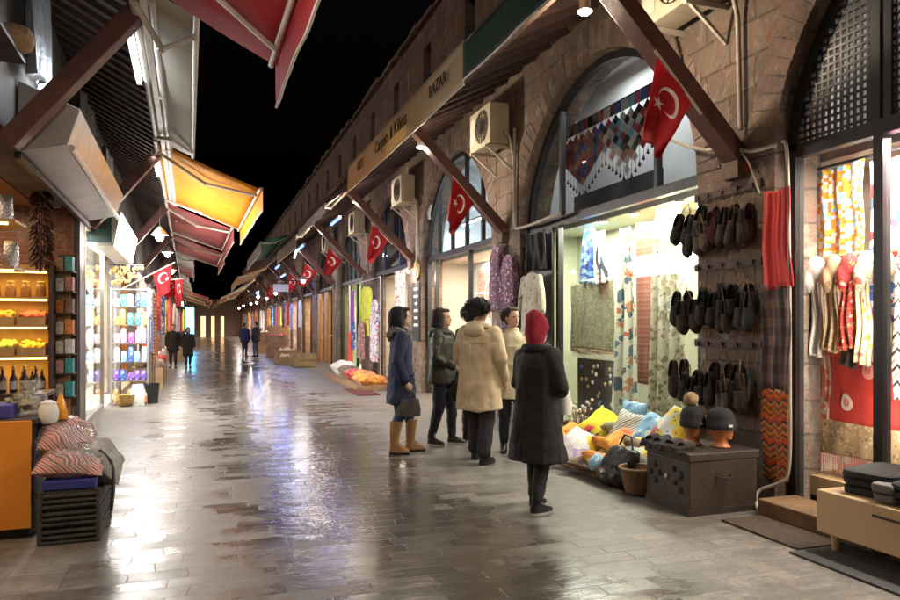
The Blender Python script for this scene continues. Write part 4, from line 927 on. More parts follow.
# outside bay 1 left: jacket, black panel, dress
def garment(label,cat,m,y,z1,h,w,fr=FR,l=.12,flare=1.25,sleeves=True,rz=0,group=None,thick=.07,hanger=True):
    c=fr(l,y,z1-h); t=thing('hanging_garment',label,cat,(c[0],c[1],c[2]),group)
    q=MB(fr); W=w/2; n=9; rings=[]
    prof=[(0,flare),(.35,(1+flare)/2*.97),(.62,.9),(.8,1.0),(.9,1.02),(.95,.75),(.99,.32)]
    for f,s in prof: rings.append(((l,y,z1-h+f*h),thick*(1 if f<.9 else .6),W*s*.8,0))
    q.loft(rings,20,2.4)
    if sleeves:
        for s in(-1,1): q.limb([(l,y+s*W*.68,z1-.1*h),(l,y+s*W*1.0,z1-.34*h),(l+.02,y+s*W*1.08,z1-.62*h)],[thick*.8,thick*.75,thick*.6],10)
    o=q.obj('garment_cloth',m,t); fuse(o,.022,5); ruffle(o,.02,10,2,y*3)
    if hanger: MB(fr).tube([(l,y-W*.7,z1-.07*h),(l,y,z1+.03),(l,y,z1+.08),(l+.03,y,z1+.12),(l,y+.02,z1+.14)],.006,6).tube([(l,y,z1+.03),(l,y+W*.7,z1-.07*h)],.006,6).obj('hanger',M['black'],t)
    return t
dk=thing('dark_door_panel','black door panel left of the glazed window behind the cream jacket','door',FR(-.1,9.15,1.4)); MB(FR).box(-.12,8.77,.02,-.08,9.58,2.87).obj('door_leaf',M['black'],dk); MB(FR).tube([(-.07,8.85,1.0),(-.04,8.85,1.0),(-.04,8.85,1.25),(-.07,8.85,1.25)],.01,6).obj('handle',M['alu'],dk)
garment('cream embroidered jacket hanging left of the glazed window behind the red hat','jacket',M['c_jacket'],9.0,2.26,.95,.68,l=.12)
cloth('black_shawl','black shawl draped above the cream jacket','shawl',.06,8.62,9.35,2.28,2.82,'c_black',.04,2.5,.9,1,solid=.01)
garment('dark purple patterned dress hanging on the second pillar','dress',M['c_purpd'],10.2,2.78,1.05,.55,sleeves=False,flare=1.5,l=.12,thick=.1)
garment('dark patterned coat hanging beside the purple dress on the second pillar','coat',M['c_purpd'],9.85,2.6,1.15,.5,flare=1.1,l=.1)
# pillows and wares on a low platform before bay 1
tag(MB().box(3.62,5.25,.0,4.46,8.1,.09).obj('low_platform',M['crate'],bevel=.006),'low wooden platform heaped with cushions in front of the glazed window','platform')
def cushion(label,m,loc,rot,w=.42,h=.42,t=.13,group='cushions heaped before the glazed window'):
    q=MB(); n=14
    for sg in(1,-1):
        def f(a,b):
            x=2*a-1;y=2*b-1; e=(max(0,1-abs(x)**2.6)*max(0,1-abs(y)**2.6))**.45
            p=1-.10*(1-abs(y))*abs(x)**3; p2=1-.10*(1-abs(x))*abs(y)**3
            return (x*w/2*p,y*h/2*p2,sg*t/2*e*(1+.12*math.sin(x*5+loc[0]*9)*math.sin(y*4+loc[1]*7)))
        q.grid(f,n,n)
    o=q.obj('cushion',m if not isinstance(m,str) else M[m],origin=(0,0,0),smooth=180); ruffle(o,.014,7,7,loc[1]*5); place(o,loc,rot); tag(o,label,'cushion',group); return o
M['k_yel']=mat('lemon yellow cotton',(.75,.62,.03),.85,var=.12,bump=.3,bs=60)
M['k_zeb']=stripes('zebra striped cotton',[P_['w'],P_['gry'],P_['w'],(.2,.2,.16)],12,'h',1.4)
M['k_blue']=floral('sky blue printed cotton',(.22,.45,.66),[(.7,.75,.7),(.1,.25,.5),(.5,.6,.6)],10,.4)
M['k_sun']=floral('white cotton with sunflowers',(.62,.66,.6),[(.8,.5,.04),(.75,.6,.1),(.5,.12,.12)],5.5,.5,cols2=(.2,.1,.04))
M['k_or']=floral('orange printed cotton',(.74,.3,.04),[(.8,.5,.1),(.5,.12,.05)],8,.4)
M['k_multi']=floral('cushion cotton of yellow, lilac and white',(.62,.55,.6),[(.8,.5,.03),(.4,.3,.55),(.75,.72,.68),(.15,.12,.2)],5,.6)
M['k_pur']=floral('lilac printed cotton',(.36,.28,.46),[(.7,.65,.6),(.15,.1,.25),(.6,.3,.2)],8,.5)
M['k_brn']=floral('brown kilim cloth',(.17,.11,.075),[(.3,.2,.12),(.1,.05,.035),(.35,.28,.2)],12,.5)
cushion('lemon yellow cushion at the back of the heap','k_yel',(4.16,6.75,.36),(.5,-.5,.2),.5,.46,.17)
cushion('cushion with zebra stripes beside the yellow one','k_zeb',(4.2,6.33,.40),(.2,-.95,.1),.42,.42,.13)
cushion('sky blue printed cushion beside the sunflower one','k_blue',(4.22,5.98,.42),(.1,-.9,-.1),.44,.44,.14)
cushion('small blue printed cushion standing against the glass','k_blue',(4.38,6.52,.50),(0,-1.25,.1),.36,.4,.12)
cushion('white cushion with sunflowers above the dark bag','k_sun',(4.27,5.62,.52),(.15,-.75,0),.46,.46,.15)
cushion('orange printed cushion at the far left of the heap','k_or',(3.86,6.95,.24),(.35,-.25,.3),.42,.4,.15)
cushion('yellow, lilac and white cushion in front of the heap','k_multi',(3.70,6.52,.21),(.25,-.55,.2),.5,.46,.16)
cushion('lilac printed cushion at the front left corner of the heap','k_pur',(3.70,6.98,.17),(.1,-.35,.5),.42,.42,.14)
cushion('brown kilim cushion lying flat below the lilac and yellow one','k_brn',(3.66,6.2,.12),(0,0,.3),.46,.42,.10)
cushion('brown kilim cushion lying flat at the near front edge','k_brn',(3.70,5.78,.14),(.05,0,-.2),.44,.4,.10)
cushion('small orange and brown cushion behind the heap in the middle','k_or',(4.02,6.18,.30),(.3,-.4,0),.4,.36,.13)
cushion('white and blue cushion low behind the dark bag','k_sun',(3.98,5.75,.28),(.1,-.4,.4),.42,.4,.14)
cushion('brown printed cushion at the far end of the low platform','k_brn',(3.9,7.4,.2),(.3,-.3,.2),.44,.42,.14)
bg=thing('shoulder_bag','black soft leather bag leaning on the heap beside the chest','bag',(3.62,5.62,.0)); q=MB(); q.loft([((3.64,5.62,.02),.13,.19,.2),((3.64,5.62,.10),.15,.22,.2),((3.66,5.62,.22),.12,.2,.2),((3.69,5.62,.33),.07,.17,.2),((3.70,5.62,.36),.02,.14,.2)],20,2.6); o=q.obj('bag_body',mat('black soft leather',(.016,.015,.016),.4,bump=.3,bs=25),bg); fuse(o,.015,4); ruffle(o,.03,7,9); MB().tube([(3.70,5.50,.34),(3.72,5.55,.46),(3.72,5.66,.47),(3.70,5.74,.34)],.01,8).obj('strap',M['black'],bg,smooth=60)
bk=thing('wicker_basket','brown wicker basket between the black bag and the carved chest','basket',(3.62,5.3,0)); MB().lathe([(.11,.0),(.16,.2),(.165,.21),(.15,.205),(.10,.02)],(3.62,5.30,.02),20).obj('basket_body',mat('brown wicker',(.3,.16,.07),.7,var=.4,vs=50,bump=1,bs=120),bk,smooth=50); MB().tube([(3.62+.163*math.cos(2*PI*i/24),5.30+.163*math.sin(2*PI*i/24),.235) for i in range(25)],.014,8).obj('rim',M['crate'],bk)
HC=['k_multi','k_pur','k_brn','c_whitep','k_or','k_blue','c_tapes','k_sun','c_redsc','k_flor','k_zeb','c_long']
HN=['lilac and yellow','lilac','brown','white printed','orange','sky blue','moss green','sunflower','red patterned','dark flowered','zebra striped','large flowered']
for i in range(18):
    r=random.Random(100+i); k=[0,1,2,4,5,6,8,9,10,2,4,6][r.randrange(12)]; x=r.uniform(3.50,4.2); y=r.uniform(5.65,7.5); zb=.05+.34*(x-3.5)+r.uniform(0,.06); zb=.02 if x<3.62 else zb
    q=MB(); w,d,h=r.uniform(.12,.22),r.uniform(.08,.14),r.uniform(.03,.06); q.loft([((0,0,zb),w*.9,d*.9,0),((0,0,zb+h*.5),w,d,.15),((0,0,zb+h*1.3),w*.9,d*.85,.3),((0,0,zb+h*1.9),w*.5,d*.45,.4)],22,2.6)
    o=q.obj('cloth_bundle',M[HC[k]] if HC[k] in M else M['k_brn'],origin=(0,0,zb),smooth=180); ruffle(o,.05,8,12,i*3.1); o.location=(x,y,zb); o.rotation_euler=(r.uniform(-.3,.3),r.uniform(-.5,.1),r.uniform(0,3)); tag(o,'crumpled %s bundle %s the cushion heap, near the %s'%(HN[k],['at the front of','inside','at the back of'][0 if x<3.72 else 1 if x<3.98 else 2],['basket','black bag','yellow cushion','far end'][min(3,int((y-5.65)/.47))]),'bundle','bundles among the cushions')
# dry twig bundle
tw=thing('dried_flower_bunch','bunch of cream dried flowers behind the yellow cushion','dried flowers',(4.18,7.35,.1))
q=MB()
for i in range(22):
    a=RND.uniform(0,6.28); r=RND.uniform(.05,.2); z=RND.uniform(.35,.62); p=(4.18+r*math.cos(a),7.35+r*math.sin(a),z); q.m=0; q.tube([(4.18,7.35,.1),(4.18+r*.4*math.cos(a),7.35+r*.4*math.sin(a),z*.6),p],.004,4); q.m=1; q.ball(p,(.022,.022,.02),6,5)
q.obj('dried_stems',[M['crate'],M['c_white']],tw)
# ---- bay 2
cp=thing('framed_carpet','rose coloured carpet with a medallion mounted on a white panel in the carpet shop','carpet',FR(-1.3,13.3,1.6))
MB(FR).box(-1.36,11.9,1.3,-1.32,15.2,2.88).obj('panel',M['white'],cp)
MB(FR).box(-1.32,12.7,1.66,-1.30,14.7,2.72).obj('carpet_border',mat('cream carpet border',(.55,.42,.34),.9),cp)
MB(FR).box(-1.30,12.82,1.73,-1.29,14.58,2.65).obj('carpet_field',floral('rose carpet field',(.5,.2,.16),[(.6,.4,.32),(.35,.1,.1)],14,.4),cp)
rg=MB(FR); 
for r0,r1 in((.30,.36),(.18,.23),(.05,.12)):
    n=32; vs=[];fs=[]
    for i in range(n): 
        t=2*PI*i/n; vs+= [(-1.284,13.7+r0*1.55*math.cos(t),2.19+r0*math.sin(t)),(-1.284,13.7+r1*1.55*math.cos(t),2.19+r1*math.sin(t))]
    rg.add(vs,[(2*i,2*i+1,(2*i+3)%(2*n),(2*i+2)%(2*n)) for i in range(n)])
rg.obj('medallion',mat('cream medallion',(.62,.5,.42),.9),cp,solid=.006)
bd=thing('menu_board','black board with white lines at the left of the carpet shop','sign',FR(.06,15.0,1.5)); MB(FR).box(.03,14.72,1.15,.07,15.28,2.45).obj('board',M['black'],bd)
for i,wd_ in enumerate((.30,.34,.2,.3,.26,.32)): MB(FR).box(.068,14.95-wd_/2,2.27-i*.16,.074,14.95+wd_/2,2.33-i*.16).obj('printed_line',M['white'],bd)
ov=thing('oval_sign','round golden sign above the black board','sign',FR(.05,15.0,2.5)); q=MB(FR); q.prism([(15.0+.2*math.cos(2*PI*i/28),2.72+.22*math.sin(2*PI*i/28)) for i in range(28)],lambda a,b,d:(d,a,b),.02,.06); q.obj('plate',M['gold'],ov); q=MB(FR); q.prism([(15.0+.14*math.cos(2*PI*i/28),2.72+.155*math.sin(2*PI*i/28)) for i in range(28)],lambda a,b,d:(d,a,b),.06,.066); q.obj('emblem_field',M['crate'],ov)
garment('white dress hanging inside the carpet shop by its right post','dress',M['c_whitep'],11.6,2.4,1.3,.5,l=-.45,sleeves=False)
for i in range(5):
    cl=RND.choice(['k_brn','c_kilimr','c_tapes','c_fringe']); q=MB(FR); q.tube([(-.9,11.5+i*.19,.1),(-.9-.02*i,11.5+i*.19,1.25)],.085,16); o=q.obj('rolled_carpet',M[cl],smooth=40); tag(o,'rolled carpet standing inside the carpet shop, %s from its right post'%ORD[i],'carpet','rolled carpets standing in the carpet shop')
# ---- bay 3: curtain, clothes rack, wares
cloth('patterned_curtain','white curtain with brown leaf pattern hanging in the third arch','curtain',.02,14.85+1.05,16.9,.2,2.84,floral('white curtain with brown leaves',(.72,.64,.58),[(.42,.25,.2),(.5,.32,.26)],9,.3),.03,4)
ss=thing('wall_spot','small bright spot lamp above the leaf patterned curtain','lamp',FR(.15,15.4,2.78)); MB(FR).lathe([(.05,.06),(.06,.0)],(.15,15.3,2.74),12).obj('shade',M['alu'],ss); MB(FR).ball((.15,15.3,2.71),.035,10,8).obj('bulb',M['spotlit'],ss); light('spot_light','POINT',FR(.3,15.3,2.6),14,(1,.9,.8),.05)
M['k_lime']=mat('lime yellow dress cloth',(.55,.58,.06),.8,var=.15,bump=.3,bs=40)
M['k_vio']=mat('violet scarf cloth',(.28,.10,.42),.8,var=.2)
M['k_flor']=floral('white dress cloth with dark flowers',(.6,.57,.6),[(.15,.1,.2),(.5,.2,.25),(.2,.25,.3)],13,.45)
garment('lime yellow long dress hanging outside the fourth shop','dress',M['k_lime'],18.6,2.55,1.35,.7,l=.42)
garment('lime yellow blouse hanging behind the lime dress','blouse',M['k_lime'],17.9,2.5,.85,.6,l=.5)
garment('white dress with dark flowers hanging outside the fourth shop','dress',M['k_flor'],16.9,2.15,1.55,.66,l=.55)
garment('rose brown patterned skirt hanging below the lime dress','skirt',floral('rose brown skirt cloth',(.3,.14,.13),[(.5,.35,.3),(.15,.06,.08)],14,.4),18.4,1.6,1.0,.6,l=.58,sleeves=False,flare=1.4)
cloth('violet_scarf','violet scarf hanging at the left end of the clothes outside','scarf',.5,19.7,20.1,1.2,2.5,'k_vio',.03,2)
cloth('blue_scarf','dark blue scarf hanging below the violet one','scarf',.5,19.6,19.9,.8,1.6,'c_blue',.03,2)
cloth('red_scarf','pink scarf hanging low at the left end of the clothes','scarf',.55,19.8,20.15,.25,1.3,'c_pink',.03,2)
rk=thing('clothes_rail','metal rail carrying the dresses outside the fourth shop','rail',FR(.5,18.3,0)); MB(FR).tube([(.5,16.5,2.66),(.5,20.3,2.66)],.014,8).obj('bar',M['alu'],rk); 
for y in(16.5,20.3): MB(FR).tube([(.5,y,0),(.5,y,2.66)],.016,8).obj('post',M['alu'],rk)
tag(MB(FR).box(.15,15.7,0,1.25,20.4,.10).obj('low_platform',M['crate']),'low platform with wares under the hanging dresses','platform')
cushion('orange printed cushion on the low platform under the dresses','k_or',FR(.75,16.9,.22),(.15,.2,.1),.6,.55,.3,'bundles under the hanging dresses')
cushion('red printed bundle on the low platform under the dresses','c_redsc',FR(.8,17.6,.22),(.1,.15,.5),.6,.55,.3,'bundles under the hanging dresses')
cushion('brown bundle on the low platform under the dresses','k_brn',FR(.85,18.4,.28),(.1,.1,.2),.6,.55,.28,'bundles under the hanging dresses')
cushion('white bundle at the far end of the low platform','c_whitep',FR(.8,19.6,.28),(.1,.1,.2),.6,.7,.42,'bundles under the hanging dresses')
cushion('orange bundle at the near end of the low platform','k_or',FR(.8,16.2,.2),(.1,.1,.2),.8,.6,.28,'bundles under the hanging dresses')
tag(MB(FR).box(.95,14.6,.004,1.45,16.2,.02).obj('red_carpet',mat('dark red carpet',(.10,.02,.018),.95,bump=.5,bs=100)),'dark red carpet strip on the paving before the third arch','carpet')
# ---- bay 4, 5: strips, wooden doors, crates
for i,y in enumerate((21.3,21.9,22.9,23.4,24.6)):
    cloth('fabric_strip','tall pale yellow green curtain strip in the fifth shop, %s from the near end'%ORD[i],'curtain',-.4,y-.2,y+.2,.2,2.8,mat('pale yellow green cloth',(.62,.66,.28),.8,trans=.3),.03,2,group='curtain strips in the fifth shop')
wd2=mat('honey wood door',(.42,.23,.08),.5,var=.2,vs=3,bump=.15)
for i,y in enumerate((26.0,27.9,29.6)):
    t=thing('wooden_door','honey coloured wooden door leaf in the sixth shop, %s from the near end'%ORD[i],'door',FR(.0,y,0),'honey wooden door leaves'); MB(FR).box(-.1,y-.42,.02,-.04,y+.42,2.8).obj('leaf',wd2,t)
    for z in(.35,1.15,1.95): MB(FR).box(-.04,y-.3,z,-.02,y+.3,z+.6).obj('raised_panel',wd2,t)
    MB(FR).ball((-.01,y+.34,1.1),.035,8,6).obj('knob',M['gold'],t)
def crate(label,x,y,w,d,h,rz=0,goods=None):
    t=thing('wooden_crate',label,'crate',(x,y,0),'crates along the right shops',0)
    for z0 in(.02,h*.5+.01): 
        q=MB(); 
        q.box(x-w/2,y-d/2,z0,x-w/2+.02,y+d/2,z0+h*.42).box(x+w/2-.02,y-d/2,z0,x+w/2,y+d/2,z0+h*.42).box(x-w/2+.02,y-d/2,z0,x+w/2-.02,y-d/2+.02,z0+h*.42).box(x-w/2+.02,y+d/2-.02,z0,x+w/2-.02,y+d/2,z0+h*.42); q.obj('slat_band',M['crate'],t)
    MB().box(x-w/2+.02,y-d/2+.02,.02,x+w/2-.02,y+d/2-.02,.04).obj('base',M['crate'],t)
    if goods: 
        q=MB()
        for i in range(24): q.ball((x+RND.uniform(-.4,.4)*w*.8,y+RND.uniform(-.4,.4)*d*.8,h*.9+RND.uniform(-.05,.06)),RND.uniform(.05,.09),8,6)
        o=q.obj('produce_heap',goods,t); fuse(o,.03,1)
    return t
pg=mat('pale gourds',(.55,.46,.3),.7,var=.3,vs=8)
crate('dark wooden crate on the ground before the honey wood shop',3.35,25.6,.8,1.0,.5)
crate('low crate of pale goods before the honey wood shop',3.0,27.4,.9,1.2,.32,0,pg)
crate('crate heaped with pale goods beyond the honey wood shop',3.2,29.6,.9,1.2,.5,0,pg)
crate('tall crate farther along the right shops',3.1,33.0,.9,1.0,1.1,0,M['c_redsc'])
crate('tallest crate stack farther along the right shops',3.4,35.0,.9,1.0,1.6)
crate('distant crate near the two standing figures',3.0,39.0,1.0,1.2,1.2,0,pg)
mats_far=[M['c_whitep'],M['k_flor'],M['c_purpd'],M['c_redsc'],M['k_lime'],M['c_blue'],M['c_pink'],M['k_or'],M['c_white']]
names_far=['white','flowered','dark purple','red','lime','blue','pink','orange','cream']
for i,(y,z) in enumerate([(31.6,2.6),(32.6,2.5),(33.8,2.6),(36.5,2.7),(38,2.5),(40,2.6),(42,2.6),(45,2.6),(48,2.5)]):
    garment('%s garment hanging out over the right side far down the street'%names_far[i],'garment',mats_far[i],y,z,1.2,.6,l=.5+.25*(i%3),group='garments hanging far down the right side')
hs=thing('hanging_sign','white sign board hanging out far down the right side','sign',FR(1.2,29,2.9)); MB(FR).box(1.3,29.0,2.85,1.9,29.05,3.15).obj('board',M['white'],hs); MB(FR).tube([(0,29.02,3.3),(2.0,29.02,3.3)],.02,6).obj('bracket',M['black'],hs)

for i,(y,z,l) in enumerate([(50.5,2.5,.7),(53,2.6,1.0),(56,2.5,.8),(60,2.6,1.1),(64,2.5,.9),(69,2.6,1.1)]):
    garment('%s garment hung out very far down the right side, %s of six'%(names_far[(i*2+1)%9],ORD[i]),'garment',mats_far[(i*2+1)%9],y,z,1.5,.9,l=l,group='garments hanging very far down the right side')
# ================================================================== LEFT SIDE GOODS
oc=thing('shop_counter','shop counter with a bright orange front panel at the left edge of the photo','counter',(-1.8,6.1,0))
MB().box(-2.7,5.63,.07,-1.14,6.6,.80).obj('body',M['black'],oc)
MB().box(-2.7,5.60,.075,-1.15,5.626,.83).obj('front_panel',mat('orange laminate',(.72,.27,.035),.35,var=.06,vs=2),oc,bevel=.004)
MB().box(-2.72,5.63,.803,-1.12,6.62,.835).obj('counter_top',M['darkwood'],oc)
MB().box(-2.65,5.66,0,-1.18,6.55,.068).obj('plinth',M['black'],oc)
# woven crates with wrapped sacks
wick=mat('dark woven cane',(.05,.046,.04),.65,var=.5,vs=40,bump=1,bs=110)
def wcrate(label,z):
    t=thing('woven_crate',label,'crate',(-.88,5.70,z),'dark woven crates stacked beside the orange counter'); x0,x1,y0,y1=-1.06,-.70,5.40,6.0
    q=MB(); q.box(x0+.02,y0+.02,z,x1-.02,y1-.02,z+.118); q.obj('core',wick,t)
    for zz in(.012,.048,.085): 
        q=MB(); pts=[(x0,y0),(x1,y0),(x1,y1),(x0,y1),(x0,y0)]
        for p,r in zip(pts,pts[1:]): q.tube([(p[0],p[1],z+zz),(r[0],r[1],z+zz+.004)],.014,6)
        q.obj('woven_band',wick,t)
    for x,y in((x0,y0),(x1,y0),(x0,y1),(x1,y1)): MB().tube([(x,y,z),(x,y,z+.12)],.018,6).obj('corner_stake',wick,t)
wcrate('lowest dark woven crate beside the orange counter',0.0); wcrate('second dark woven crate from the ground beside the orange counter',.122); wcrate('top dark woven crate beside the orange counter',.244)
tag(MB().box(-1.05,5.41,.368,-.72,5.98,.43).obj('blue_box',mat('deep blue cardboard',(.03,.035,.22),.6),bevel=.006),'flat deep blue box on top of the woven crates','box')
M['sack']=stripes('pink and brown striped wrapping',[(.62,.28,.27),(.3,.13,.1),(.6,.42,.34),(.12,.08,.08),(.55,.22,.2)],15,'h',1.0)
def plastic_mat():
    m=NT('clear crinkled plastic'); m.n.remove(m.b); t=m.new('ShaderNodeBsdfTransparent'); t.inputs[0].default_value=(.9,.9,.9,1); g=m.new('ShaderNodeBsdfGlossy'); g.inputs['Roughness'].default_value=.12
    bp=m.new('ShaderNodeBump'); bp.inputs['Strength'].default_value=.9; bp.inputs['Distance'].default_value=.03; m.link(m.noise(28,4,m.coord()).outputs['Fac'],bp.inputs['Height']); m.link(bp.outputs[0],g.inputs['Normal'])
    f=m.new('ShaderNodeLayerWeight'); m.link(bp.outputs[0],f.inputs['Normal']); x=m.new('ShaderNodeMixShader'); m.link(m.math('MULTIPLY_ADD',m.math('POWER',f.outputs['Facing'],2.5),.7,.10),x.inputs[0]); m.link(t.outputs[0],x.inputs[1]); m.link(g.outputs[0],x.inputs[2]); m.link(x.outputs[0],m.out.inputs[0]); return m.mat
M['plastic']=plastic_mat()
for lb,loc,rot,w,h,t in (('pink striped wrapped sack lying flat on the blue box',(-.90,5.66,.53),(.25,.1,.05),.44,.5,.2),('pink striped wrapped sack leaning on the counter above the other sack',(-.95,5.78,.68),(.55,.32,.3),.40,.42,.16)):
    o=cushion(lb,'sack',loc,rot,w,h,t,'wrapped sacks on the woven crates'); o.name='wrapped_sack'; o['category']='sack'
    q=MB().ball((0,0,0),(w*.53,h*.53,t*.62),18,12); s=q.obj('plastic_wrap',M['plastic'],None,origin=(0,0,0),smooth=180); s.parent=o; s.location=(0,0,0); ruffle(s,.03,14,14)
o=cushion('grey plastic wrapped bundle at the street side of the crates',mat('grey wrapped cloth',(.26,.24,.22),.6,var=.4,vs=12,bump=.4),(-.73,5.78,.50),(.2,.75,.2),.36,.5,.22,'wrapped sacks on the woven crates'); o.name='wrapped_sack'; o['category']='sack'
cable('thin black cord looping down the street side of the woven crates',FW,[(-.72,5.6,.6),(-.64,5.6,.5),(-.62,5.55,.35),(-.63,5.5,.18)],.012,'black','cord')
# things on the counter
tag(MB().box(-1.62,5.72,.837,-1.30,6.0,.93).obj('blue_box',mat('dark blue box card',(.05,.045,.25),.6),bevel=.005),'dark blue box standing on the orange counter','box')
pbg=thing('plastic_bag','clear plastic bag of pale snacks standing on the orange counter','bag',(-1.24,5.95,.837)); q=MB(); 
for i in range(60): q.ball((-1.24+RND.gauss(0,.055),5.95+RND.gauss(0,.05),.88+abs(RND.gauss(0,.05))),(.026,.02,.018),6,5)
fuse(q.obj('snacks',mat('pale dried fruit',(.36,.32,.22),.7,var=.4,vs=20),pbg),.012,1)
q=MB(); q.loft([((-1.24,5.95,.84),.13,.11,0),((-1.24,5.95,.90),.15,.13,.1),((-1.24,5.95,.98),.10,.09,.2),((-1.24,5.95,1.03),.03,.03,.3),((-1.24,5.95,1.09),.08,.06,.4)],22); o=q.obj('bag_film',M['plastic'],pbg,smooth=180); ruffle(o,.02,18,18)
cd=thing('lidded_jar','white jar with an orange cone beside it on the corner of orange counter','jar',(-1.07,5.75,.80)); 
MB().lathe([(.05,0),(.065,.03),(.068,.09),(.055,.13),(.05,.135),(.052,.15),(.02,.165)],(-1.07,5.75,.79),14).obj('body',M['white'],cd,smooth=60)
MB().lathe([(.045,0),(.05,.03),(.03,.12),(.008,.19)],(-1.0,5.80,.81),12).obj('orange_cone',mat('orange glaze',(.8,.32,.02),.3),cd,smooth=60)
# spice shop
sp_=thing('shelf_unit','glowing shelf unit of spices at the back of the left shop','shelf',(-2.6,10.45,0))
wy_=M['wood']
MB().box(-3.4,10.62,0,-1.72,10.66,2.3).obj('back_panel',M['ambwood'],sp_)
for z in(.64,1.11,1.50,1.86,2.22):
    MB().box(-3.4,10.2,z-.025,-1.90,10.62,z).obj('shelf_board',M['ambwood'],sp_)
    if z>.7: 
        MB().box(-3.4,10.24,z-.052,-1.93,10.27,z-.027).obj('light_strip',lamp_mat('warm shelf strip',(1,.64,.14),4),sp_); light('shelf_light','AREA',(-2.6,10.35,z-.06),3.2,(1,.66,.2),.12,1.4,(0,0,PI/2))
MB().box(-1.90,10.2,0,-1.87,10.62,2.3).obj('side_panel',M['darkwood'],sp_)
tag(MB().box(-3.5,10.69,.0,-1.70,10.77,3.085).obj('brick_wall',M['brick']),'red brick side wall at the back of the left spice shop','wall')
SPC=[('red',(.6,.1,.05)),('yellow',(.8,.55,.04)),('green',(.35,.5,.06)),('orange',(.7,.28,.03)),('lime green',(.45,.55,.1)),('brown',(.25,.12,.05))]
def tray(label,x,z,c,w=.32):
    t=thing('spice_tray',label,'tray',(x,10.36,z),'spice trays on the glowing shelves')
    q=MB(); q.box(x-w/2,10.22,z+.002,x+w/2,10.235,z+.10).box(x-w/2,10.235,z+.002,x-w/2+.012,10.5,z+.15).box(x+w/2-.012,10.235,z+.002,x+w/2,10.5,z+.15); q.obj('tray_wall',M['wood'],t)
    q=MB()
    for i in range(50): a=RND.uniform(-.44,.44)*w; b=RND.uniform(0,.24); q.ball((x+a,10.25+b,z+.08+b*.35+RND.uniform(0,.03)),RND.uniform(.022,.035),6,5)
    o=q.obj('spice_heap',mat(label.split()[0]+' spice',c,.7,var=.35,vs=25),t); fuse(o,.014,1)
for i,(z,cs) in enumerate(((1.50,[0,3,1,5]),(1.11,[1,4,2,3]))):
    for j,k in enumerate(cs): tray('%s spice tray on the %s glowing shelf'%(SPC[k][0],['upper','lower'][i]),-2.1-.35*j,z,SPC[k][1])
# jars on the top boards, bottles on the low board and on a table
jar=thing('spice_jar','','jar',(0,0,0),'jars on the top glowing shelf'); MB().lathe([(.05,0),(.06,.02),(.06,.15),(.045,.17)],(0,0,0),14).obj('jar_body',mat('amber jar glass',(.35,.18,.07),.2,var=.3),jar,smooth=40); MB().lathe([(.05,.17),(.05,.2),(.045,.205)],(0,0,0),14).obj('lid',M['gold'],jar)
first=True
for z,n in((1.862,8),):
    for i in range(n):
        lb='amber jar on the top glowing shelf, %s from its right end'%ORD[i]; loc=(-2.02-.17*i,10.38,z)
        if first: jar.location=loc; jar['label']=lb; first=False
        else: dup(jar,loc,label=lb)
bot=thing('sauce_bottle','','bottle',(0,0,0),'dark bottles with pale labels'); MB().lathe([(.038,0),(.04,.01),(.04,.16),(.015,.21),(.014,.26),(.018,.262),(.018,.28)],(0,0,0),14).obj('bottle_body',mat('very dark bottle glass',(.02,.012,.01),.12,var=.1),bot,smooth=40); MB().lathe([(.0405,.04),(.0405,.13)],(0,0,0),14).obj('paper_label',mat('grey paper label',(.4,.38,.36),.7),bot); MB().lathe([(.02,.26),(.02,.295),(.018,.3)],(0,0,0),10).obj('cap',M['dred'] if 'dred' in M else M['gold'],bot)
first=True
for r,(y,z,x0,n) in enumerate(((10.34,.642,-2.0,7),(9.0,.742,-1.80,7))):
    for i in range(n):
        lb='dark pale-labelled bottle on the %s, %s from the street'%(['lowest glowing shelf','low table in the spice shop'][r],ORD[i]); loc=(x0-.11*i,y,z)
        if first: bot.location=loc; bot['label']=lb; first=False
        else: dup(bot,loc,label=lb)
tb=thing('low_table','low dark table carrying the bottles in the spice shop','table',(-2.1,9.1,0)); MB().box(-2.75,8.8,.70,-1.66,9.4,.74).obj('table_top',M['darkwood'],tb)
for x,y in((-2.7,8.85),(-1.71,8.85),(-2.7,9.35),(-1.71,9.35)): MB().box(x-.03,y-.03,0,x+.03,y+.03,.70).obj('leg',M['darkwood'],tb)
# narrow rack of boxes by the pillar
nr=thing('box_rack','narrow dark rack of small boxes beside the left pillar','rack',(-1.78,10.5,0)); MB().box(-1.87,10.66,.4,-1.64,10.69,2.45).obj('back_panel',M['darkwood'],nr)
for z in(.55,.86,1.12,1.38,1.66,1.95,2.22): MB().box(-1.865,10.40,z-.02,-1.645,10.66,z).obj('shelf_board',M['darkwood'],nr)
bc=[('grey',(.35,.34,.33)),('orange',(.6,.2,.05)),('white',(.6,.57,.52)),('pink',(.45,.2,.18)),('teal',(.05,.3,.32)),('brown',(.2,.11,.07)),('beige',(.48,.38,.26))]
for i,z in enumerate((.55,.86,1.12,1.38,1.66,1.95,2.22)):
    a,b_=RND.sample(bc,2)
    if i==6: a,b_=bc[5],bc[4]
    for s,(n,c) in enumerate((a,b_)):
        o=MB().box(-1.855+.105*s,10.42,z+.001,-1.765+.105*s,10.6,z+.17+.02*s).obj('small_box',mat(n+' printed carton',c,.5,var=.4,vs=22),bevel=.003); tag(o,'%s box, %s one on the %s shelf up of the narrow rack'%(n,['left','right'][s],ORD[i]),'box','small boxes on the narrow rack')
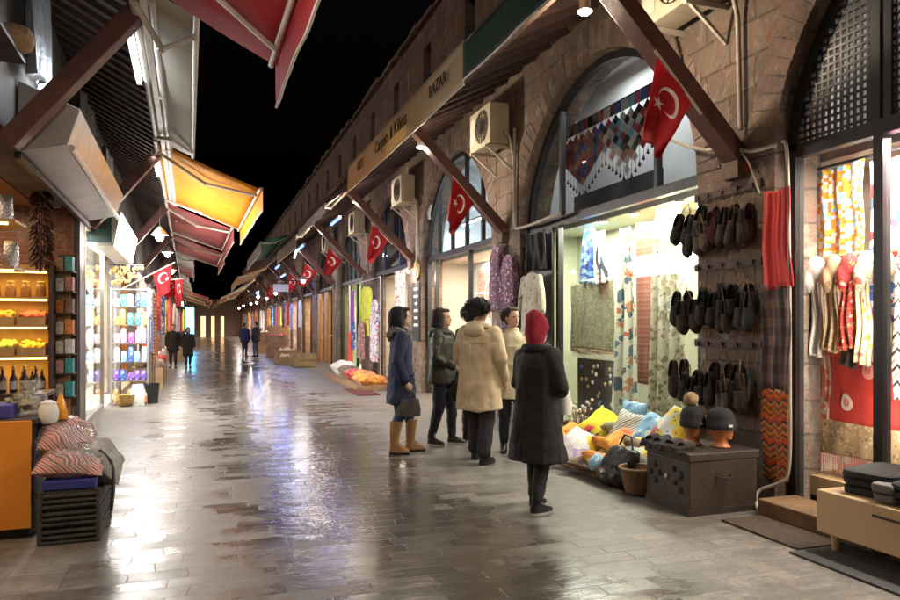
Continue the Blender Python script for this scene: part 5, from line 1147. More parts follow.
# dried pepper string
dp=MB(); dp.tube([(-1.86,9.6,3.08),(-1.86,9.6,2.2)],.01,6)
for i in range(190):
    z=2.2+.9*RND.random(); a=RND.uniform(0,6.28); r=.10; p=Vector((-1.86+r*.5*math.cos(a),9.6+r*.5*math.sin(a),z)); e=p+Vector((math.cos(a)*r*.9,math.sin(a)*r*.9,-.06)); dp.tube([p,(p+e)/2+Vector((0,0,.01)),e],[.012,.022,.007],6)
tag(dp.obj('dried_pepper_string',mat('dried dark peppers',(.075,.024,.016),.5,var=.6,vs=25),smooth=60),'thick string of dark dried peppers hanging in the spice shop','dried peppers')
for i,(x,z) in enumerate(((-2.05,2.58),(-2.0,2.1))):
    t=thing('wall_shelf','%s plank shelf at the left edge of the photo with foil bags'%['upper','lower'][i],'shelf',(x,8.4,z),'plank shelves at the left edge'); MB().box(x-.6,8.2,z-.03,x+.22-.06*i,8.7,z).obj('plank',M['wood'],t); MB().box(x-.5,8.6,z-.2,x-.47,8.7,z-.03).obj('bracket',M['black'],t); MB().box(x-.55,8.22,z-.055,x+.15,8.25,z-.033).obj('light_strip',lamp_mat('amber strip',(1,.65,.2),4),t)
    for j in range(4):
        q=MB(); bx=x+.10-.17*j; q.loft([((bx,8.35,z+.002),.07,.045,0),((bx,8.35,z+.1),.075,.05,.1),((bx,8.35,z+.22),.07,.03,.05),((bx,8.35,z+.27),.065,.006,0)],16,3); o=q.obj('foil_bag',mat('silver foil',(.5,.5,.55),.25,metal=.8,bump=.5,bs=30),smooth=60); tag(o,'silver foil bag on the %s plank shelf, %s from the street'%(['upper','lower'][i],ORD[j]),'bag','foil bags on the plank shelves')
# sheet metal hood, ledge with basket, plastic sheets
hd=thing('metal_hood','large grey sheet metal awning hood over the spice shop','hood',FL(.25,9,3.2)); hp=[(.0,3.0),(.40,3.10),(.50,3.42),(.02,3.62)]
MB(FL).prism(hp,lambda a,b,d:(a,d,b),6.95,11.35).obj('casing',M['steel'],hd,bevel=.01)
MB(FL).box(.0,6.9,2.93,.05,11.4,2.99).obj('lower_rail',M['black'],hd); MB(FL).tube([(.43,6.95,3.07),(.43,11.35,3.07)],.03,8).obj('bottom_bar',M['alu'],hd)
lg=thing('wall_ledge','dark wall ledge at the upper left edge of the photo','shelf',FL(.2,6.2,3.62)); MB(FL).box(.0,5.4,3.60,.17,6.45,3.63).obj('plank',M['darkwood'],lg)
tag(MB(FL).lathe([(.02,0),(.12,.02),(.15,.1),(.12,.17),(.05,.2)],(.13,6.25,3.632),18).obj('round_basket',mat('tan woven basket',(.42,.27,.15),.8,var=.3,vs=30,bump=.8,bs=100),smooth=60),'round tan basket on the wall ledge, upper left','basket')
for i,(y0,y1,z0,z1) in enumerate(((6.75,7.6,3.66,4.62),(9.6,11.0,3.66,4.5),(12.2,13.4,3.7,4.4))):
    o=cloth('plastic_sheet','crumpled grey plastic sheet on the left wall under the eave, %s from the camera'%ORD[i],'plastic sheet',.14,y0,y1,z0,z1,mat('grey plastic sheet',(.33,.35,.38),.22,var=.3,vs=4,bump=.6,bs=8),.05,2.3,fr=FL,group='plastic sheets under the left eave')
# jewellery case
vc=thing('glass_case','tall brightly lit glass case of jewellery in the left shop front','display case',FL(-.2,13,0))
q=MB(FL)
for y in(11.35,13.75): q.box(-.06,y-.035,.0,.0,y+.035,3.0)
q.box(-.06,11.35,.0,.0,13.75,.10).box(-.06,11.35,2.94,.0,13.75,3.05); q.obj('frame',M['alu'],vc)
MB(FL).box(-.034,11.4,.1,-.028,13.7,2.94).obj('glass_front',M['glass'],vc)
MB(FL).box(-.62,11.35,.1,-.58,13.75,2.94).obj('back_panel',M['white'],vc)
for z in(.5,.95,1.4,1.85,2.3): MB(FL).box(-.58,11.4,z-.012,-.10,13.7,z).obj('glass_shelf',mat('white shelf board',(.7,.72,.72),.3),vc)
light('case_light','AREA',FL(-.3,12.5,2.92),110,(1,.98,.94),.35,2.2)
kinds=[]
def proto(name,cat,fn,g):
    t=thing(name,'',cat,(0,0,0),g); fn(t); return t
def bust(t): MB().loft([((0,0,0),.05,.05,0),((0,0,.02),.045,.045,0),((0,0,.10),.035,.03,0),((0,0,.2),.085,.05,0),((0,0,.26),.06,.04,0),((0,0,.32),.025,.025,0)],14).obj('bust',mat('grey velvet',(.22,.22,.24),.9),t,smooth=60); MB().tube([(.07*math.cos(a),-.052-.012*abs(math.sin(a)),.22+.09*math.sin(a)) for a in [PI+i*PI/10 for i in range(11)]],.008,6).obj('necklace',M['gold'],t)
def bowl(t): MB().lathe([(.03,0),(.035,.01),(.1,.07),(.105,.075),(.09,.07),(.02,.02)],(0,0,0),16).obj('bowl',mat('painted bowl glaze',(.1,.22,.4),.2,var=.5,vs=18),t,smooth=50); MB().lathe([(.106,.073),(.108,.08),(.1,.078)],(0,0,0),16).obj('rim',M['gold'],t)
def ewer(t): MB().lathe([(.04,0),(.045,.01),(.07,.08),(.06,.13),(.025,.18),(.03,.24),(.035,.25)],(0,0,0),14).obj('body',M['gold'],t,smooth=50); MB().tube([(.05,0,.2),(.1,0,.2),(.1,0,.1),(.06,0,.08)],.009,6).obj('handle',M['gold'],t)
kinds=[('necklace_bust','grey bust with gold necklace','necklace',bust),('painted_bowl','painted blue bowl','bowl',bowl),('brass_ewer','small brass ewer','ewer',ewer)]
PR={}
for zi,z in enumerate((.5,.95,1.4,1.85,2.3)):
    for i in range(7):
        nm,lb,ct,fn=kinds[(i+zi*2+(i*zi)%3)%3]; g='trinkets in the bright glass case'
        L='%s on the %s shelf of the bright glass case, %s along'%(lb,ORD[zi],ORD[i]); loc=FL(-.28,11.6+.32*i,z+.001)
        if nm not in PR: PR[nm]=proto(nm,ct,fn,g); o=PR[nm]; o.location=loc; o['label']=L
        else: o=dup(PR[nm],loc,label=L)
        o.rotation_euler=(0,0,PI/2)
# open rack of colourful goods beyond the glass case
rk=thing('goods_rack','open rack crowded with blue and violet goods beyond the bright glass case','rack',FL(.35,14.6,0))
q=MB(FL); 
for l,y in((.05,14.45),(.68,14.45),(.05,15.2),(.68,15.2)): q.box(l-.02,y-.02,0,l+.02,y+.02,2.2)
for z in(.45,.8,1.15,1.5,1.85,2.18): q.box(.05,14.45,z-.015,.68,15.2,z)
q.obj('rack_frame',M['alu'],rk)
gc=[('violet',(.16,.06,.42)),('blue',(.04,.12,.5)),('light blue',(.25,.45,.72)),('magenta',(.5,.06,.4)),('orange',(.7,.25,.04)),('white',(.72,.7,.7)),('teal',(.03,.3,.3)),('dark blue',(.02,.035,.16)),('pale pink',(.65,.35,.4))]
GM={n:floral(n+' printed fabric',c,[mul(c,1.6),mul(c,.4),(.7,.68,.66)],22,.4) for n,c in gc}
prefs=[['white','orange','blue'],['violet','blue','violet','dark blue'],['blue','light blue','white','violet'],['magenta','pale pink','blue','magenta'],['orange','orange','teal','white'],['teal','dark blue','light blue','white']]
for r,z in enumerate((.03,.45,.8,1.15,1.5,1.85)):
    for i in range(5):
        n=RND.choice(prefs[r]); w=.105; q=MB(FL); l=.08+.122*i+RND.uniform(-.02,.02); h=RND.uniform(.12,.31); y=14.43; q.loft([((l+w/2,y+.12,z+.002),w*.48,.13,0),((l+w/2,y+.12,z+h*.5),w*.52,.14,0),((l+w/2,y+.12,z+h*.9),w*.48,.12,0),((l+w/2,y+.12,z+h),w*.3,.08,0)],14,3)
        o=q.obj('fabric_pouch',GM[n],smooth=60); tag(o,'%s pouch on the open rack, %s shelf up, %s from the wall'%(n,ORD[r],ORD[i]),'pouch','pouches on the open rack')
cloth('blue_check_cloth','blue checked cloth hanging on the street side of the open rack','cloth',.74,14.3,14.95,.95,1.6,plaid('blue check cotton',(.05,.1,.42),(.3,.4,.65),(.03,.05,.25),22),.012,2,fr=FL)
cloth('white_print_cloth','white and blue cloth hanging high on the open rack','cloth',.73,14.3,14.95,1.62,2.18,floral('white cotton with blue print',(.7,.7,.72),[(.1,.2,.6),(.5,.15,.4),(.15,.4,.5)],14,.5),.012,2,fr=FL)
light('rack_light','AREA',FL(.7,13.9,2.5),30,(.82,.88,1),.3,.3,(math.radians(40),0,0))
gb=thing('ornament_bunch','bunch of gold and brown ornaments hanging above the open rack','ornaments',FL(.3,14.3,2.2)); q=MB(FL); q.m=1; q.tube([(.02,14.3,2.62),(.62,14.3,2.62)],.012,6)
for i in range(70):
    l=.05+.55*RND.random(); y=14.2+.25*RND.random(); z=2.25+.35*RND.random(); q.m=0; q.ball((l,y,z),(.03,.03,.035),6,5); q.m=1; q.tube([(l,y,z),(l,14.3,2.62)],.003,4)
q.obj('ornament_strings',[M['gold'],M['black']],gb)
tag(MB(FL).lathe([(.10,0),(.17,.12),(.19,.22),(.17,.22),(.09,.03)],(.3,14.15,.0),18).obj('brass_bowl',M['gold'],smooth=50),'brown brass bowl on the ground before the open rack','bowl')
tag(MB(FL).lathe([(.13,0),(.16,.36),(.165,.38),(.15,.375),(.12,.02)],(.72,14.55,.0),18).obj('black_bin',M['black'],smooth=50),'black bin on the ground at the street side of the open rack','bin')
q=MB(FL); q.loft([((.52,14.18,.0),.12,.09,0),((.52,14.18,.2),.13,.1,.1),((.52,14.18,.36),.10,.05,.1),((.52,14.18,.4),.09,.01,.1)],16,3); o=q.obj('carrier_bag',M['c_whitep'],smooth=60); tag(o,'white carrier bag on the ground between the brown bowl and the black bin','bag')
bt=thing('bead_strands','strands of beads hanging on the street side beyond the open rack','beads',FL(.75,15.7,1)); q=MB(FL)
for i in range(14):
    y=15.35+.06*i; 
    for j in range(20): q.ball((.72+.02*(i%2),y,2.1-.075*j),.026,6,5)
q.obj('beads',mat('brown and gold beads',(.3,.15,.07),.35,var=.9,vs=14),bt); MB(FL).tube([(.72,15.3,2.15),(.72,16.2,2.15)],.014,6).obj('bar',M['black'],bt)
rp=MB(FL).tube([(.72,15.3,0),(.72,15.3,2.15)],.014,6).tube([(.72,16.2,0),(.72,16.2,2.15)],.014,6).obj('post',M['black'],bt)
# far left goods
tag(MB(FL).box(.15,21.9,0,.55,22.1,2.0).obj('standing_panel',mat('orange panel',(.7,.18,.03),.5),bevel=.01),'orange upright panel standing on the left beside the walking couple','panel')
for i,(y,z,l) in enumerate([(17.6,2.6,.4),(18.5,2.5,.5),(19.4,2.6,.35),(20.6,2.5,.5),(24.2,2.6,.5),(25.2,2.5,.6),(29.4,2.5,.6),(30.6,2.6,.7),(32,2.4,.6),(34.4,2.5,.8),(36.0,2.4,.7)]):
    n=['cream','dark purple','flowered','white','red','blue','orange','pink','lime','cream striped','violet'][i]; m=[M['c_white'],M['c_purpd'],M['k_flor'],M['c_whitep'],M['c_redsc'],M['c_blue'],M['k_or'],M['c_pink'],M['k_lime'],M['k_zeb'],M['k_vio']][i]
    garment('%s garment hanging outside the left shops, %s from the open rack'%(n,ORD[i]),'garment',m,y,z,1.3,.6,fr=FL,l=l,group='garments hanging along the left shops')
for i,(y,l,c) in enumerate(((18.2,.5,'k_brn'),(20,.5,'c_redsc'),(31,.9,'c_whitep'),(33.2,1.0,'k_blue'),(35,.9,'c_redsc'))):
    q=MB(FL); q.box(l-.35,y-.5,0,l+.35,y+.5,.5); t=thing('goods_stand','%s low stand heaped with goods along the left shops'%ORD[i],'stand',FL(l,y,0),'low stands along the left shops'); q.obj('stand',M['crate'],t); q=MB(FL)
    for k in range(14): q.ball((l+RND.uniform(-.3,.3),y+RND.uniform(-.42,.42),.55+RND.uniform(0,.08)),RND.uniform(.08,.15),8,6)
    o=q.obj('heap',M[c],t); fuse(o,.04,1)
cs=thing('cyan_sign','tall cyan lit sign far down the left side','sign',FL(1.4,44,1.0)); MB(FL).box(1.2,44,.6,1.75,44.12,2.6).obj('casing',M['black'],cs); MB(FL).box(1.24,43.985,.65,1.71,43.998,2.55).obj('lit_face',lamp_mat('cyan sign face',(.1,.6,1),5),cs); light('sign_light','POINT',FL(1.5,43.6,1.6),30,(.2,.6,1),.2)

for i,(y,z,l) in enumerate([(40,2.4,.8),(47,2.5,.9),(51,2.6,1.1),(56,2.5,.9),(62,2.5,1.2),(68,2.5,1.1)]):
    garment('%s garment hung out very far down the left side, %s of six'%(names_far[(i*2)%9],ORD[i]),'garment',mats_far[(i*2)%9],y,z,1.5,.9,fr=FL,l=l,group='garments hanging very far down the left side')
# ================================================================== PEOPLE
skin=mat('skin',(.50,.30,.21),.55,var=.1,vs=20); M['skin']=skin
M['hair_dark']=mat('dark hair',(.014,.010,.009),.42,var=.4,vs=60,bump=.8,bs=130)
M['hair_brown']=mat('dark brown hair',(.035,.018,.012),.42,var=.4,vs=60,bump=.8,bs=130)
M['navy']=mat('navy wool coat cloth',(.012,.018,.055),.85,var=.2,vs=30,bump=.35,bs=160)
M['beige']=mat('beige cotton coat cloth',(.52,.40,.25),.8,var=.12,vs=8,bump=.2,bs=140)
M['creamcoat']=mat('pale cream coat cloth',(.5,.42,.3),.8,var=.12,vs=8)
M['olive']=mat('dark olive jacket cloth',(.028,.028,.018),.6,var=.35,vs=10,bump=.4,bs=30)
M['blackcoat']=mat('black wool coat cloth',(.011,.011,.012),.85,var=.3,vs=20,bump=.4,bs=120)
M['jeans']=mat('blue denim',(.035,.06,.12),.8,var=.3,vs=14,bump=.3,bs=150)
M['trous']=mat('dark trouser cloth',(.013,.014,.02),.8,var=.2)
M['boot']=mat('tan suede',(.33,.17,.07),.8,var=.2,vs=10,bump=.3,bs=60)
M['shoe']=mat('black shoe leather',(.012,.012,.012),.35)
M['sole']=mat('pale rubber sole',(.45,.43,.4),.6)
M['fur']=mat('grey fur trim',(.22,.19,.17),.95,var=.5,vs=40,bump=1,bs=120)
M['redknit']=mat('dark red knit',(.32,.014,.03),.9,var=.2,vs=30,bump=.8,bs=90)
M['eye']=mat('dark eye',(.02,.015,.012),.2); M['lip']=mat('lips',(.38,.12,.1),.5)
def shoe(t,x,y,yaw,mt,sole=True):
    c,s=math.cos(yaw),math.sin(yaw)
    def P(a,b,z): return (x+a*c-b*s,y+a*s+b*c,z)
    q=MB(); 
    for z,rx,ry,off in((.0,0,0,0),):
        pass
    R=[(.024,.044,.128,-.045),(.04,.045,.128,-.045),(.06,.043,.118,-.035),(.085,.04,.075,.0),(.11,.042,.055,.018)]
    q.loft([(P(0,o,z),rx,ry,yaw) for z,rx,ry,o in R],20,2.3); q.obj('shoe',mt,t,smooth=70)
    MB().loft([(P(0,-.045,z),rx,ry,yaw) for z,rx,ry in((.002,.043,.126),(.026,.048,.134))],20,2.3).obj('shoe_sole',M['sole'] if sole else M['black'],t,smooth=70)
def person(label,loc,rz,H,top,hem,legs,shoes='shoe',hair='bob',hairm='hair_dark',coarse=.011,arms=None,stance=((-.10,.02),(.10,-.04)),cw=1.0,flare=1.15,extras=None,boot=False,hood=None,seed=0,detail=True,solecol=True,headyaw=0,group=None):
    t=thing('person',label,'person',(0,0,0),group); k=coarse
    A=arms or (((-.25,.03,1.13),(-.24,-.06,.88)),((.25,.03,1.13),(.24,-.06,.88)))
    sh_=((-.175,.0,1.395),(.175,.0,1.395)); hip=((-.088,0,.88),(.088,0,.88))
    ft=[(stance[0][0],stance[0][1]),(stance[1][0],stance[1][1])]
    kn=[((hip[i][0]+ft[i][0])/2,(ft[i][1])/2-.025,.48) for i in(0,1)]
    # ---- the body, one surface
    q=MB(); cy,sy=math.cos(headyaw),math.sin(headyaw)
    def hd(p): return (p[0]*cy-p[1]*sy,p[0]*sy+p[1]*cy,p[2])
    q.loft([((0,.012,1.42),.07,.065,0),((0,.010,1.49),.053,.056,0),((0,-.005,1.53),.054,.062,0)]+[(hd((0,o,z)),rx,ry,headyaw) for z,rx,ry,o in((1.545,.05,.068,-.022),(1.57,.06,.082,-.016),(1.60,.069,.09,-.008),(1.635,.075,.096,0),(1.675,.077,.099,.004),(1.71,.069,.088,.006),(1.74,.045,.058,.008),(1.752,.012,.016,.008))],20)
    q.ball(hd((0,-.104,1.612)),(.012,.02,.022),8,6); q.ball(hd((0,-.100,1.632)),(.009,.012,.025),8,6); q.ball(hd((0,-.08,1.548)),(.03,.024,.02),8,6); q.ball(hd((0,-.09,1.577)),(.026,.014,.010),8,6); q.ball(hd((0,-.085,1.662)),(.05,.016,.010),8,6)
    for s in(-1,1): q.ball(hd((s*.078,.008,1.622)),(.012,.022,.032),8,6)
    q.loft([((0,0,.84),.14,.10,0),((0,.01,.93),.168,.118,0),((0,0,1.05),.142,.10,0),((0,0,1.2),.155,.112,0),((0,.005,1.34),.17,.112,0),((0,.01,1.41),.14,.085,0),((0,.012,1.45),.07,.062,0)],22)
    for i in(0,1):
        q.limb([sh_[i],A[i][0],A[i][1]],[.058,.043,.028])
        w=Vector(A[i][1]); e=Vector(A[i][0]); d=(w-e).normalized(); side=Vector((1 if i else -1,0,0)); nrm=side-d*side.dot(d); nrm.normalize(); f=d.cross(nrm)
        palm=w+d*.05; q.limb([tuple(w),tuple(palm),tuple(w+d*.085)],[.026,.03,.028],10)
        q.ball(tuple(w+d*.06),(.032,.034,.042),8,6)
        if detail:
            for j,(o,L) in enumerate(((-.027,.062),(-.009,.075),(.009,.07),(.026,.055))):
                b0=w+d*.09+f*o; b1=b0+d*L*.5-nrm*.006; b2=b1+d*L*.4-nrm*.02; q.limb([tuple(b0),tuple(b1),tuple(b2)],[.0095,.009,.0078],8)
            fs=-1 if (f.y>0) else 1
            b0=w+d*.035+f*fs*.028; b1=b0+d*.035+f*fs*.02-nrm*.01; b2=b1+d*.028-nrm*.008; q.limb([tuple(b0),tuple(b1),tuple(b2)],[.012,.011,.009],8)
        q.limb([hip[i],kn[i],(ft[i][0],ft[i][1]+.02,.09)],[.088,.056,.038])
        q.limb([(ft[i][0],ft[i][1]+.02,.06),(ft[i][0],ft[i][1]-.12,.045)],[.035,.024],10)
    o=q.obj('body',skin,t); fuse(o,.008 if detail else .02,3 if detail else 2)
    if detail:
        for s in(-1,1): MB().ball(hd((s*.031,-.088,1.642)),(.012,.008,.008),8,6).obj('eye',M['eye'],t,smooth=180)
        MB().ball(hd((0,-.101,1.577)),(.022,.006,.007),8,6).obj('mouth',M['lip'],t,smooth=180)
    # ---- trousers
    q=MB(); q.loft([((0,0,.80),.16,.115,0),((0,.005,.93),.182,.13,0),((0,0,1.05),.165,.12,0)],20)
    for i in(0,1): q.limb([hip[i],kn[i],(ft[i][0],ft[i][1]+.02,.13 if not boot else .34)],[.104,.075 if legs!='trous_w' else .085,.052 if legs!='trous_w' else .075])
    o=q.obj('trousers',M['trous' if legs=='trous_w' else legs],t); fuse(o,k,4); ruffle(o,.010,14,9,seed)
    # ---- footwear
    for i in(0,1):
        yaw=(-.12,.12)[i]
        if boot:
            x,y=ft[i]; MB().loft([((x,y-.045,.028),.045,.125,yaw),((x,y-.04,.06),.045,.12,yaw),((x,y-.01,.10),.045,.08,yaw),((x,y+.015,.15),.048,.055,yaw),((x,y+.01,.25),.06,.064,yaw),((x,y+.0,.37),.070,.072,yaw),((x,y,.40),.066,.068,yaw)],20,2.2).obj('boot',M['boot'],t,smooth=70); MB().loft([((x,y-.045,.002),.045,.126,yaw),((x,y-.045,.03),.048,.13,yaw)],20,2.3).obj('boot_sole',M['trous'],t)
        else: shoe(t,ft[i][0],ft[i][1],yaw,M[shoes],solecol)
    # ---- coat
    q=MB(); W=cw
    zs=[(hem,.205*flare*W,.165*flare*W),(hem+(1.0-hem)*.5,.205*W*(1+(flare-1)*.5),.16*W*(1+(flare-1)*.5)),(1.0,.198*W,.15*W),(1.15,.192*W,.147*W),(1.3,.2*W,.148*W),(1.38,.19*W,.13*W),(1.43,.135*W,.105*W),(1.47,.082,.082),(1.51,.078,.08)]
    q.loft([((0,.012,z),rx,ry,0) for z,rx,ry in zs],26,2.25)
    for i in(0,1): 
        w=Vector(A[i][1]); e=Vector(A[i][0]); q.limb([sh_[i],A[i][0],tuple(e.lerp(w,.92))],[.083*W,.069*W,.056*W])
    o=q.obj('coat',M[top],t); fuse(o,k,5); ruffle(o,.021,6,1.8,seed,lambda z:1.0 if z<1.3 else .5); ruffle(o,.009,8,9,seed+3)
    if detail:
        q=MB(); q.tube([(0,.012+.16*W*(1.0+(flare-1)*max(0,(1.0-z)/max(.05,1.0-hem)))+.004,z) for z in [hem+.04+(1.25-hem)*i/8 for i in range(9)]],.004,5); q.obj('back_seam',M[top],t,smooth=180)
    if hood:
        q=MB(); q.tube([(.115*math.cos(a),.05+.10*math.sin(a)-.03,1.475-.03*math.sin(a)*-1) for a in [2*PI*i/20 for i in range(21)]],.036,10); q.ball((0,.13,1.43),(.13,.06,.085),14,10)
        o=q.obj('hood',M[hood],t); fuse(o,.014,3); 
        if hood=='fur': ruffle(o,.03,30,30,seed)
    # ---- hair
    q=MB()
    if hair=='bob':
        for c,r in(((0,.028,1.662),(.098,.108,.108)),((0,.055,1.57),(.098,.075,.13)),((-.07,.02,1.58),(.035,.06,.11)),((.07,.02,1.58),(.035,.06,.11)),((0,-.03,1.735),(.075,.07,.032))): q.ball(hd(c),r,14,10)
    elif hair=='long':
        for c,r in(((0,.026,1.662),(.092,.102,.103)),((0,.065,1.5),(.10,.055,.2)),((-.078,.0,1.55),(.03,.045,.16)),((.078,.0,1.55),(.03,.045,.16)),((0,-.03,1.73),(.07,.065,.03))): q.ball(hd(c),r,14,10)
    elif hair=='curly':
        q.ball(hd((0,.03,1.675)),(.10,.105,.105),14,10)
        for i in range(70):
            a=RND.uniform(0,6.28); b=RND.uniform(-.5,1.4); p=(.098*math.cos(a)*math.cos(b),.035+.102*math.sin(a)*math.cos(b),1.675+.1*math.sin(b))
            if p[1]>-.045 or p[2]>1.71: q.ball(hd(p),RND.uniform(.02,.032),7,5)
    elif hair=='short':
        for c,r in(((0,.022,1.675),(.086,.098,.092)),((0,.05,1.62),(.08,.065,.08)),((0,-.035,1.735),(.065,.06,.025))): q.ball(hd(c),r,14,10)
    if hair!='none':
        o=q.obj('hair',M[hairm],t); fuse(o,.010 if detail else .02,2); ruffle(o,.012,28,6,seed)
    if detail and hair!='none':
        q=MB(); g=random.Random(seed+50); low={'bob':1.46,'long':1.34,'curly':1.58,'short':1.58}[hair]
        for i in range(170):
            a=g.uniform(-.25,PI+.25); R0=.100+g.uniform(0,.012); pts=[]; z1=low+g.uniform(-.02,.11); n=6
            for k_ in range(n+1):
                f=k_/n; ph=f*1.45; 
                if f<.55: rr=R0*math.sin(min(PI/2,ph*1.9)); z=1.665+.104*math.cos(min(PI/2,ph*1.9))
                else: rr=R0*(1.0+.02*math.sin(i+f*9)); z=1.665-(1.665-z1)*(f-.55)/.45
                w_=g.uniform(-.016,.02)*(2.5 if hair=='curly' else 1)*(.35+f); pts.append(hd(((rr+w_)*math.cos(a),.032+(rr+w_)*math.sin(a)*1.05,z+w_)))
            q.tube(pts,[.0045,.005,.005,.0045,.004,.003,.001],5)
        q.obj('hair_strands',M[hairm],t,smooth=180)
    if extras: extras(t,hd)
    s=H/1.752; t.scale=(s,s,s); t.location=loc; t.rotation_euler=(0,0,rz); return t,s
def to_world(t,p): return Matrix.Translation(t.location)@Matrix.Rotation(t.rotation_euler.z,4,'Z')@Matrix.Scale(t.scale.x,4)@Vector(p)
def ex_navy(t,hd):
    for z in(1.25,1.12,1.0,.88): MB().ball((.03,-.155,z),(.012,.008,.012),8,6).obj('button',M['black'],t)
    q=MB(); 
    for s in(-1,1): q.obox((s*.14,-.135,.95),(.055,.012,.008))
    q.obj('pocket_flap',M['navy'],t)
pn,_=person('woman in a navy coat with grey fur collar, jeans and tan suede boots',(2.18,7.93,0),math.radians(72),1.70,'navy',.60,'jeans',hair='bob',boot=True,hood='fur',arms=(((-.25,.05,1.12),(-.21,-.05,.88)),((.25,.06,1.13),(.235,-.02,.87))),stance=((-.10,.07),(.10,-.11)),cw=.96,flare=1.12,extras=ex_navy,seed=1)
def bag(label,loc,w,d,h,m,rz=0,strap=.16):
    t=thing('handbag',label,'bag',loc); x,y,z=loc
    q=MB(); q.loft([((x,y,z),w*.5,d*.5,rz),((x,y,z+h*.4),w*.52,d*.55,rz),((x,y,z+h),w*.42,d*.35,rz)],20,3.2); o=q.obj('bag_body',m,t,smooth=50)
    c,s=math.cos(rz),math.sin(rz); MB().tube([(x-c*w*.3,y-s*w*.3,z+h*.96),(x-c*w*.18,y-s*w*.18,z+h+strap*.85),(x,y,z+h+strap),(x+c*w*.18,y+s*w*.18,z+h+strap*.85),(x+c*w*.3,y+s*w*.3,z+h*.96)],.009,8).obj('strap',m,t,smooth=60); return t
def hold(t,wrist,elbow,label,w,d,h,m,strap):
    W_=to_world(t,wrist); E_=to_world(t,elbow); p=W_+(W_-E_).normalized()*.11*t.scale.x; bag(label,(p.x,p.y,p.z-h-strap),w,d,h,m,t.rotation_euler.z+PI/2,strap)
hold(pn,(-.21,-.05,.88),(-.25,.05,1.12),'dark grey handbag held low by the woman in the navy coat',.26,.11,.2,mat('dark grey bag leather',(.06,.055,.05),.5),.1)
pg_,_=person('woman in an olive jacket and black leggings behind the beige coat',(2.81,8.29,0),math.radians(50),1.70,'olive',.80,'trous',shoes='shoe',hair='long',hairm='hair_brown',hood='olive',arms=(((-.25,-.0,1.13),(-.16,-.2,1.02)),((.25,.05,1.13),(.24,-.03,.88))),stance=((-.10,.10),(.11,-.10)),cw=1.0,flare=1.06,seed=2)
hold(pg_,(-.16,-.2,1.02),(-.25,0,1.13),'black handbag carried by the woman in the olive jacket',.28,.12,.24,M['shoe'],.12)
person('man in a black coat standing mostly hidden behind the beige coat',(3.25,8.45,0),math.radians(120),1.74,'blackcoat',.62,'trous',hair='short',stance=((-.1,.03),(.1,-.03)),seed=3,solecol=False)
def ex_beige(t,hd):
    for s in(-1,1): MB().obox((s*.2,-.02,.92),(.012,.075,.012)).obj('pocket_flap',M['beige'],t)
person('man in a knee length beige hooded coat and dark trousers, curly dark hair',(2.84,7.13,0),math.radians(128),1.76,'beige',.58,'trous_w',hair='curly',hood='beige',arms=(((-.27,.02,1.14),(-.25,-.10,.90)),((.27,-.02,1.13),(.22,-.16,.93))),stance=((-.12,.10),(.12,-.12)),cw=1.14,flare=1.12,extras=ex_beige,seed=4,solecol=False)
person('dark haired person in a pale cream coat half hidden behind the beige coat',(3.42,7.55,0),math.radians(-20),1.70,'creamcoat',.66,'trous',hair='short',hairm='hair_brown',stance=((-.1,.03),(.1,-.03)),seed=5,headyaw=.5,solecol=False)
def ex_black(t,hd):
    q=MB(); q.loft([(hd((0,.03,1.44)),.10,.095,0),(hd((0,.03,1.50)),.078,.075,0),(hd((0,.035,1.56)),.082,.083,0),(hd((0,.03,1.612)),.09,.098,0),(hd((0,.014,1.66)),.097,.118,0),(hd((0,.02,1.72)),.094,.112,0),(hd((0,.035,1.775)),.075,.088,0),(hd((0,.05,1.81)),.04,.045,0),(hd((0,.055,1.82)),.01,.01,0)],24); o=q.obj('head_scarf',M['redknit'],t,smooth=180); ruffle(o,.02,11,9)
    q=MB(); q.tube([(.105*math.cos(a),.015+.10*math.sin(a),1.475) for a in [2*PI*i/20 for i in range(21)]],.042,10); fuse(q.obj('collar',M['blackcoat'],t),.014,3)
pb,_=person('woman in a long black coat and dark red head covering seen from behind',(2.53,5.09,0),math.radians(112),1.56,'blackcoat',.47,'trous',hair='none',arms=(((-.26,-.02,1.14),(-.1,-.22,1.08)),((.26,-.03,1.14),(.12,-.24,1.1))),stance=((-.09,.10),(.10,-.08)),cw=1.08,flare=1.28,extras=ex_black,seed=6)
w=to_world(pb,(.02,-.29,.86)); bag('cream handbag held in front by the woman in the long black coat',(w.x,w.y,w.z),.26,.12,.2,M['c_white'],math.radians(118),.13)
sc=to_world(pb,(-.12,-.2,.62)); 
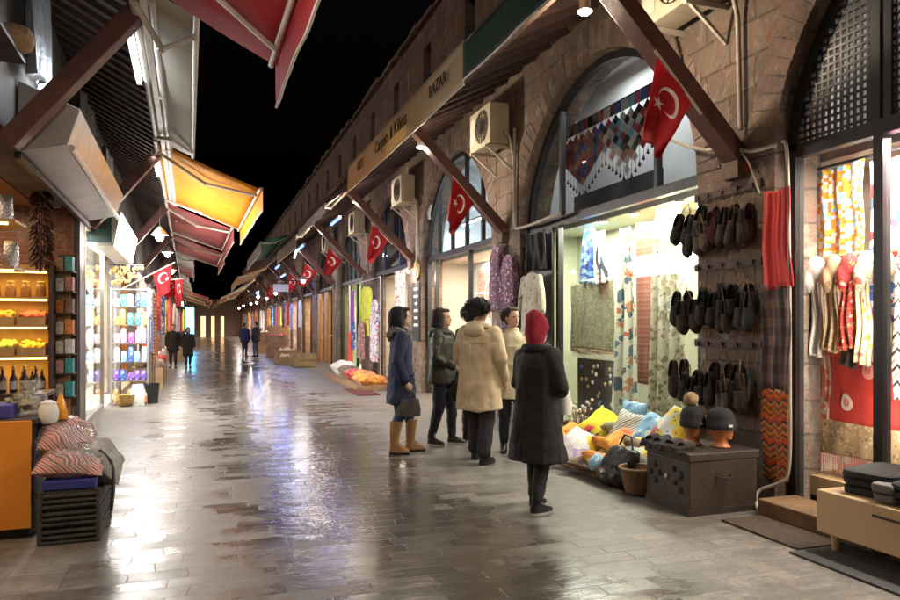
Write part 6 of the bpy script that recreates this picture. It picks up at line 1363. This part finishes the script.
person('man in a dark jacket walking with a woman far down the left side',(-1.05,26.2,0),0,1.52,'blackcoat',.72,'trous',hair='short',coarse=.025,stance=((-.1,.12),(.1,-.14)),seed=7,detail=False,solecol=False,group=None)
person('woman in a long dark coat walking beside a man far down the left side',(-.56,26.1,0),.1,1.43,'blackcoat',.50,'trous',hair='bob',coarse=.025,stance=((-.08,-.12),(.09,.12)),seed=8,detail=False,solecol=False)
person('dark figure standing far down the street, left one of two on the right side',(1.75,34.1,0),2.6,1.6,'navy',.75,'trous',hair='short',coarse=.03,seed=9,detail=False,solecol=False)
person('dark figure standing far down the street, right one of two on the right side',(2.25,34.0,0),-2.2,1.66,'blackcoat',.75,'jeans',hair='short',coarse=.03,seed=10,detail=False,solecol=False)
# ================================================================== CAMERA, LIGHT, WORLD
cam=bpy.data.cameras.new('camera'); co=bpy.data.objects.new('camera',cam); COL.objects.link(co)
co.location=(0,0,1.5); co.rotation_euler=(PI/2,0,-math.atan(245/700)); cam.lens=28; cam.sensor_width=36; cam.shift_y=25/900; cam.clip_end=400; cam.clip_start=.05
S.camera=co
W=bpy.data.worlds.new('World'); S.world=W; W.use_nodes=True; nt=W.node_tree
sky=nt.nodes.new('ShaderNodeTexSky'); sky.sky_type='NISHITA'; sky.sun_disc=False; sky.sun_elevation=math.radians(-4.6); sky.sun_rotation=math.radians(200)
nt.links.new(sky.outputs[0],nt.nodes['Background'].inputs[0]); nt.nodes['Background'].inputs[1].default_value=.12
sun_fill=light('sun','SUN',(0,0,20),.26,(1,.92,.84)); sun_fill.data.angle=math.radians(12); sun_fill.rotation_euler=Vector((.82,.30,-.48)).to_track_quat('-Z','Y').to_euler()  # weak directional fill added at night to lift the upper right wall
S.view_settings.view_transform='Standard'; S.view_settings.look='None'; S.view_settings.exposure=0.9; S.view_settings.gamma=1
S.render.engine='CYCLES'; S.cycles.use_denoising=True; S.cycles.max_bounces=6; S.cycles.diffuse_bounces=3; S.cycles.glossy_bounces=3; S.cycles.transparent_max_bounces=12; S.cycles.transmission_bounces=4
S.cycles.sample_clamp_indirect=6; S.cycles.caustics_reflective=False; S.cycles.caustics_refractive=False; S.cycles.use_light_tree=True
